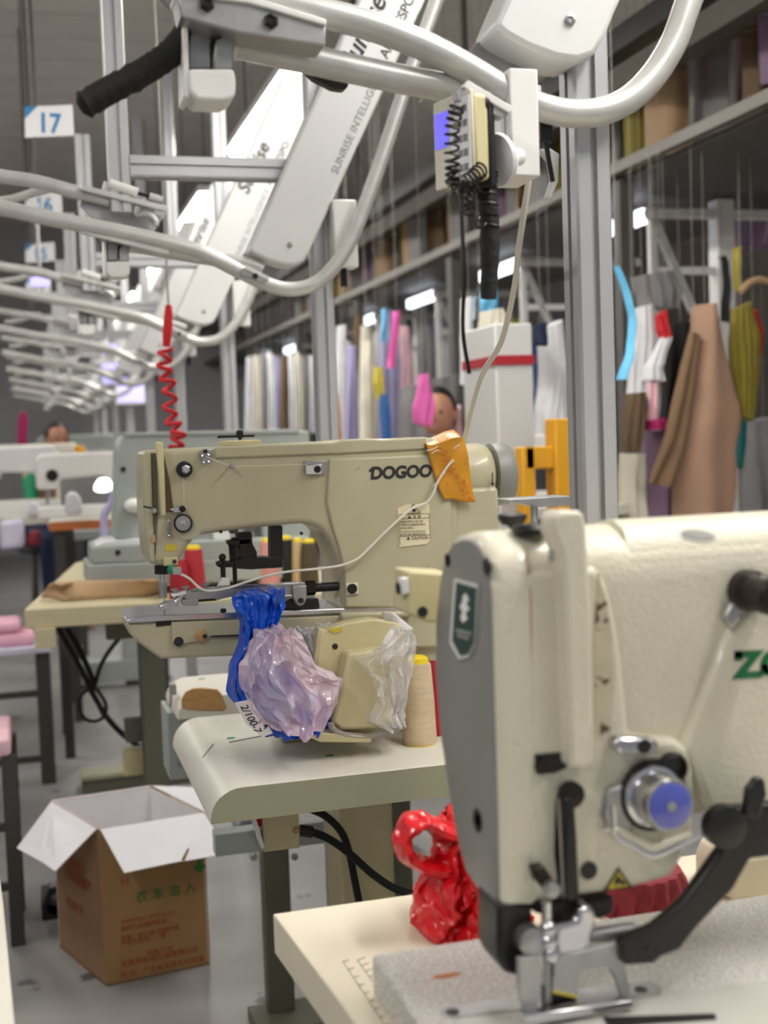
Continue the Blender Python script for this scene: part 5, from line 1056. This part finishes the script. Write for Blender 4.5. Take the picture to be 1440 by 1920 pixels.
# individual hanging pieces: (name, label, category, left edge, right edge, depth, material)
HG = [
 ('jacket','long brown fabric jacket hanging right of the front post','jacket',[(1306,572),(1300,620),(1290,690),(1280,760),(1270,840),(1265,900),(1264,978)],[(1336,574),(1348,640),(1364,700),(1388,778),(1374,840),(1378,900),(1368,978)],3.9,'jacket_brown',.14,1.6),
 ('jacket_lining','dark tan lining strip with buttons hanging left of the brown jacket','jacket',[(1292,622),(1268,720),(1245,820),(1222,880),(1212,906)],[(1310,630),(1298,740),(1284,830),(1272,880),(1266,915)],3.86,'jacket_trim',.05,1.5),
 ('olive_garment','olive green shaggy garment hanging at the right edge','garment',[(1374,580),(1366,640),(1372,720),(1378,780)],[(1404,566),(1424,630),(1418,720),(1408,790)],3.9,'cloth_olive',.08,5),
 ('red_ribbon','bright red cloth strip beside the olive garment','ribbon',[(1404,585),(1412,630),(1414,670)],[(1418,580),(1428,620),(1424,672)],3.95,'cloth_red',.03,2),
 ('black_strap','black fabric strap over the white rack post','strap',[(1346,486),(1352,480),(1358,530),(1352,600)],[(1362,478),(1368,490),(1372,540),(1366,606)],4.5,'cloth_black',.02,1),
 ('yellow_ribbon','pale yellow ribbon tied on the rack','ribbon',[(1374,466),(1376,500),(1380,545)],[(1390,460),(1390,500),(1388,545)],4.5,'cloth_yellow',.02,1),
 ('sky_ribbon','bright sky blue tape loop right of the front post','ribbon',[(1150,500),(1168,545),(1182,600),(1176,660),(1158,712)],[(1160,500),(1182,545),(1194,600),(1190,660),(1174,712)],3.4,'cloth_sky',.02,1),
 ('white_garment','white ruffled garment behind the sky blue tape','garment',[(1186,580),(1182,640),(1180,700),(1178,740)],[(1222,570),(1232,640),(1228,700),(1216,745)],4.1,'cloth_white',.1,4),
 ('grey_garment','grey checked garment in the right bay above the red bow','garment',[(1182,520),(1190,545),(1200,575)],[(1262,508),(1280,545),(1270,580)],4.3,'cloth_grey',.1,4),
 ('red_bow','red bow tied on a black garment','ribbon',[(1228,595),(1232,620),(1240,636)],[(1250,580),(1252,610),(1258,632)],4.0,'cloth_red',.05,2),
 ('white_scarf','white knotted scarf below the red bow','scarf',[(1238,634),(1222,665),(1210,690),(1208,712)],[(1258,632),(1248,665),(1240,690),(1244,716)],4.0,'cloth_white',.06,3),
 ('black_garment','black garment hanging left of the brown jacket','garment',[(1250,610),(1246,680),(1244,740),(1240,800)],[(1300,600),(1296,680),(1282,740),(1270,810)],4.2,'cloth_black',.1,3),
 ('camouflage_bag','brown mottled bag hanging low right of the front post','bag',[(1176,738),(1168,780),(1166,820),(1172,846)],[(1206,735),(1208,780),(1204,820),(1196,848)],4.0,'cloth_brown',.1,3),
 ('pink_strip','pale pink strip hanging above the magenta band','ribbon',[(1213,716),(1214,760),(1214,792)],[(1236,716),(1234,760),(1232,792)],4.0,'cloth_palepink',.03,2),
 ('magenta_band','magenta folded cloth above the purple bundle','cloth',[(1210,788),(1210,806)],[(1248,784),(1250,804)],4.0,'cloth_magenta',.1,2),
 ('purple_bundle','dull purple cloth bundle below the magenta band','bundle',[(1212,808),(1210,860),(1212,920),(1216,985)],[(1256,806),(1262,860),(1266,920),(1270,985)],4.1,'cloth_purple',.2,3),
 ('patterned_bundle','pale patterned cloth heap right of the front post','bundle',[(1170,850),(1166,900),(1166,985)],[(1212,850),(1216,900),(1218,985)],4.2,'cloth_cream',.2,4),
 ('teal_cloth','teal cloth edge showing right of the brown jacket','cloth',[(1386,790),(1380,830),(1374,870)],[(1396,785),(1394,840),(1388,880)],4.1,'cloth_teal',.05,2),
 ('navy_garment','dark garment at the right edge below the olive one','garment',[(1392,790),(1396,880),(1396,985)],[(1470,780),(1470,880),(1470,985)],4.8,'cloth_grey',.2,4),
 ('lilac_garment','purple grey garment on the rack at the top right edge','garment',[(1376,400),(1380,430),(1380,465)],[(1450,390),(1450,430),(1450,465)],5.0,'cloth_purple',.2,3),
 ('pink_bag','pink drawstring bag hanging above the lettered machine','bag',[(788,702),(782,730),(774,765),(776,792)],[(800,700),(808,735),(814,770),(806,800)],4.4,'cloth_pink',.1,2),
 ('pink_scarf','long pink scarf hanging on the rack left of the pink bag','ribbon',[(736,585),(734,620),(728,660),(726,690)],[(750,582),(748,620),(742,660),(738,690)],5.2,'cloth_pink',.04,2),
 ('blue_ribbon','blue ribbon hanging on the distant rack','ribbon',[(716,580),(715,610),(712,640)],[(726,578),(726,610),(724,640)],5.2,'cloth_sky',.03,1),
 ('blue_garment','slim blue garment among the pale hanging ones','garment',[(712,740),(714,780),(718,830)],[(728,740),(732,780),(734,830)],5.0,'cloth_blue',.08,2),
 ('yellow_garment','yellow cloth hanging among the pale garments','garment',[(702,690),(700,720),(706,750)],[(716,688),(722,715),(718,748)],5.2,'cloth_yellow',.06,2),
 ('lilac_gown','long pale lilac garment hanging left of the yellow one','garment',[(648,650),(644,720),(640,830)],[(668,648),(670,720),(672,830)],5.6,'cloth_lilac',.1,3),
 ('white_gown','long white garment hanging beside the second post','garment',[(632,612),(630,700),(628,830)],[(648,610),(646,700),(646,830)],5.4,'cloth_white',.1,3),
 ('cream_gown','long cream garment hanging behind the yellow cloth','garment',[(676,640),(676,720),(676,830)],[(700,640),(698,720),(696,830)],6.0,'cloth_cream',.1,3),
 ('orange_strip','narrow orange cloth strip beside the second post','ribbon',[(624,740),(624,780),(626,830)],[(634,738),(638,780),(640,830)],5.0,'cloth_orange',.04,1),
 ('grey_screen','dark grey cloth panel hanging behind the pink bag','cloth',[(750,730),(748,780),(746,850)],[(858,700),(860,780),(862,850)],6.2,'cloth_grey',.1,4),
 ('white_gown','white garment hanging close behind the black lead','garment',[(866,560),(866,640),(868,720)],[(890,556),(886,640),(884,720)],4.6,'cloth_white',.1,2),
 ('black_shirt','dark shirt hanging behind the pale flat cable','garment',[(888,600),(886,650),(884,700)],[(912,590),(914,640),(908,690)],4.4,'cloth_black',.1,3),
 ('white_bundle','pale tied plastic bundle behind the cable bundle','bundle',[(905,585),(900,610),(906,640)],[(940,580),(950,610),(940,650)],4.2,'cloth_cream',.15,4),
 ('sky_cloth','light blue cloth at the tip of the black cable bundle','cloth',[(902,545),(898,570),(900,592)],[(930,540),(936,566),(930,590)],4.5,'cloth_sky',.08,2),
 ('navy_cloth','navy cloth hanging beside the white cabinet','cloth',[(1000,610),(1000,640)],[(1026,606),(1022,650)],4.2,'cloth_navy',.08,2),
 ('white_wrap','white plastic wrapped garments left of the front post','garment',[(1010,620),(1014,700),(1004,780),(1006,840)],[(1050,600),(1060,700),(1060,780),(1060,840)],4.4,'cloth_white',.15,5),
 ('pink_cloth','pale pink cloth on the distant table','cloth',[(846,770),(836,800),(828,830)],[(862,760),(864,800),(866,834)],5.4,'cloth_palepink',.1,3),
 ('green_foil','green film strip stretched behind the flat cable','cloth',[(925,375),(925,395)],[(985,372),(985,390)],6.5,'cloth_olive',.03,1),
]
NTH = 'first second third fourth fifth sixth seventh eighth ninth tenth eleventh twelfth thirteenth fourteenth fifteenth sixteenth seventeenth eighteenth nineteenth twentieth twenty-first twenty-second'.split()
fill = ['white','cream','lilac','palepink','grey','white','yellow','blue','cream','white','grey','lilac','brown','white']
for i in range(22):
    px = 640+ (i*37)%420; Y = 7.0+.35*(i%9); w_ = 26+6*(i%3); y0 = 640-(i*29)%60
    HG.append(('distant_garment', f"small blurred {fill[i%14] if fill[i%14] not in ('palepink',) else 'pale pink'} garment far back in the right bay, {NTH[i]} on the rail", 'garment', [(px,y0),(px-3,y0+90),(px-6,830)], [(px+w_*.6,y0),(px+w_,y0+90),(px+w_,830)], Y, 'cloth_'+fill[i%14], .1, 3))
for i in range(12):
    px = 462+ i*13; Y = 7.5+.3*(i%5)
    HG.append(('distant_garment', f'small {["white","cream","grey","white","lilac","brown"][i%6]} garment far back between the aluminium posts, {["leftmost","second","third","fourth","fifth","sixth","seventh","eighth","ninth","tenth","eleventh","rightmost"][i]} from the left', 'garment', [(px,670-4*(i%4)),(px-2,740),(px-3,812)], [(px+12,668),(px+16,740),(px+16,812)], Y, 'cloth_'+['white','cream','grey','white','lilac','brown'][i%6], .08, 2))
for nm,l,cat,L,R,Y,m,th_,fo in HG:
    o = drape(L,R,Y,th_,fo,.012,len(l)%7,20,20,.004).build(nm, m); whole(o, l, cat)
    tp_ = (P(*L[0],Y=Y)+P(*R[0],Y=Y))/2; zt_ = 2.27 if 2.2 < tp_.x < 3.36 else ZC; ORG[o] = Vector((0,0,0))
    MB().cyl(tp_-Vector((0,0,.02)), (tp_.x,tp_.y,zt_), .0012, n=4).build('hanging_cord', 'cord_grey', o)
    if nm == 'distant_garment': o['group'] = 'far hanging garments: '+l.split(' ')[2]+(' by the posts' if 'posts' in l else '')
# wooden hanger
wh = smooth_path([P(*q,Y=3.9) for q in ((1388,548),(1405,530),(1425,524),(1450,532))],4); whole(MB().tube(wh, .012, 8).build('wooden_hanger', 'cloth_tan'), 'wooden clothes hanger above the olive garment', 'hanger')
# white cabinet with red band, amber crate
wcab = thing('white_cabinet', 'tall pale cabinet with a dark red band left of the front post', 'cabinet', P(965,980,Y=3.6))
x0,x1 = P(930,700,Y=3.6).x, P(1000,700,Y=3.6).x; zz = P(965,606,Y=3.6).z
MB().box(x0,x1,3.6,3.9,0,zz).build('cabinet_body', 'cabinet_grey', wcab, bevel=.006)
MB().box(x0-.003,x1+.003,3.594,3.9,P(965,684,Y=3.6).z,P(965,666,Y=3.6).z).build('red_band', 'thread_crimson', wcab)
ac = thing('amber_crate', 'amber plastic crate rack behind the hand wheel', 'crate', P(1020,980,Y=3.4))
a0 = P(985,840,Y=3.4); a1 = P(1040,840,Y=3.4)
MB().box(a0.x,a1.x+.1,3.4,3.44,P(1000,880,Y=3.4).z,P(1000,838,Y=3.4).z).build('front_board', 'cloth_amber', ac, bevel=.004)
MB().box(P(1036,800,Y=3.4).x,P(1066,800,Y=3.4).x,3.38,3.46,0,P(1050,785,Y=3.4).z).build('upright', 'cloth_amber', ac, bevel=.004)
MB().box(a0.x-.01,a0.x+.03,3.4,3.46,0,P(1000,838,Y=3.4).z).build('upright', 'cloth_amber', ac, bevel=.004)
small_machine('white right bay sewing machine behind the hand wheel', on(1010,945,4.4), 'white_plastic', s=.8)

# ================================================================== people
def person(label, base, face, shirt, hair='hair', seat=.62, lean=.18, trousers='cloth_navy', headturn=0.0):
    t = thing('person', label, 'person', base); b = Vector(base); c, s = math.cos(face), math.sin(face)
    W = lambda x,y,z: b+Vector((x*c-y*s, x*s+y*c, z))      # y is forward
    J = {'pel':(0,0,seat+.06),'waist':(0,.04,seat+.22),'chest':(0,.10+lean*.5,seat+.42),'neck':(0,.14+lean,seat+.56),'skull':(0,.17+lean,seat+.66),
         'shL':(-.17,.11+lean*.7,seat+.49),'elL':(-.23,.26+lean,seat+.28),'wrL':(-.12,.46+lean,seat+.24),'haL':(-.09,.54+lean,seat+.23),
         'shR':(.17,.11+lean*.7,seat+.49),'elR':(.23,.26+lean,seat+.28),'wrR':(.12,.46+lean,seat+.24),'haR':(.09,.54+lean,seat+.23),
         'hiL':(-.09,.02,seat+.05),'knL':(-.12,.42,seat+.03),'anL':(-.12,.40,.08),'toL':(-.13,.54,.03),
         'hiR':(.09,.02,seat+.05),'knR':(.12,.42,seat+.03),'anR':(.12,.40,.08),'toR':(.13,.54,.03)}
    E = [('pel','waist'),('waist','chest'),('chest','neck'),('neck','skull'),('chest','shL'),('shL','elL'),('elL','wrL'),('wrL','haL'),('chest','shR'),('shR','elR'),('elR','wrR'),('wrR','haR'),('pel','hiL'),('hiL','knL'),('knL','anL'),('anL','toL'),('pel','hiR'),('hiR','knR'),('knR','anR'),('anR','toR')]
    R = dict(pel=.12,waist=.11,chest=.13,neck=.05,skull=.06,sh=.06,el=.045,wr=.03,ha=.035,hi=.09,kn=.065,an=.042,to=.04)
    def skin(name, m, keys, k):
        idx = {q:i for i,q in enumerate(keys)}; me = bpy.data.meshes.new(name)
        me.from_pydata([tuple(W(*J[q])-b) for q in keys], [(idx[a],idx[d]) for a,d in E if a in idx and d in idx], [])
        o = bpy.data.objects.new(name, me); COL.objects.link(o); o.parent = t
        o.modifiers.new('skin','SKIN'); sv = me.skin_vertices[0].data
        for q in keys:
            r = R.get(q, R.get(q[:2]))*k; sv[idx[q]].radius = (r,r)
        sv[0].use_root = True; d = o.modifiers.new('sub','SUBSURF'); d.levels = d.render_levels = 2
        me.materials.append(M[m]); return o
    skin('body', 'skin', list(J), 1.0)
    skin('shirt', shirt, ['pel','waist','chest','shL','elL','wrL','shR','elR','wrR'], 1.14)
    skin('trousers', trousers, ['pel','hiL','knL','anL','hiR','knR','anR'], 1.16)
    hc_ = W(0,.20+lean,seat+.735); f = Vector((-s,c,0)); r_ = Vector((c,s,0))
    hd = MB().ball(hc_, (.078,.078,.112), 20, 14, lambda d: 1-.10*max(0,-d.z)+.03*max(0,d.dot(f))).build('head', 'skin', t)
    MB().ball(hc_-f*.018+Vector((0,0,.022)), (.088,.088,.108), 20, 12, lambda d: 1.0 if d.dot(f) < .35 or d.z > .55 else .80).build('hair', hair, t)
    MB().ball(hc_+f*.082+Vector((0,0,-.012)), (.012,.014,.02), 8, 6).build('nose', 'skin', hd)
    for sg in (-1,1):
        MB().ball(hc_+f*.071+r_*sg*.03+Vector((0,0,.01)), .009, 8, 6).build('eye', 'hair', hd)
        MB().ball(hc_+r_*sg*.079+Vector((0,0,-.005)), (.012,.016,.024), 8, 6).build('ear', 'skin', hd)
        for j in range(5):
            p = W(sg*.09,.56+lean,seat+.23)+r_*((j-2)*.016); q2 = p+f*(.05 if j not in (0,4) else .035)+Vector((0,0,-.012)); MB().tube([p,(p+q2)/2+Vector((0,0,.004)),q2], [.009,.0085,.006], 6).build('finger', 'skin', t)
    MB().bar(hc_+f*.074+r_*.02+Vector((0,0,-.055)), hc_+f*.074-r_*.02+Vector((0,0,-.055)), .01, .008).build('mouth', 'thread_pink', hd)
    st = thing('work_stool', 'plain dark stool under the '+label.split(' with ')[0].replace('seated ','').replace('person in','one in'), 'stool', base)
    MB().lathe(b+Vector((0,0,seat-.08)), (0,0,1), [(.05,0),(.17,.005),(.175,.03),(.16,.045),(0,.05)], 20).build('seat', 'dark_iron', st)
    for a in range(4): MB().cyl(b+Vector((.15*math.cos(a*1.571+.78),.15*math.sin(a*1.571+.78),0)), b+Vector((.09*math.cos(a*1.571+.78),.09*math.sin(a*1.571+.78),seat-.08)), .014, n=8).build('leg', 'dark_iron', st)
p = P(903,790,Y=5.4); person('seated person in a pink top with black hair, bowed behind the lettered machine', (p.x-.05,p.y+.25,0), math.radians(150), 'cloth_palepink', seat=p.z-.70)
p = P(74,835,Y=8.9); person('seated person in a green top with black hair at the far left machines', (p.x,p.y+.65,0), math.radians(200), 'cloth_green', seat=p.z-.70)
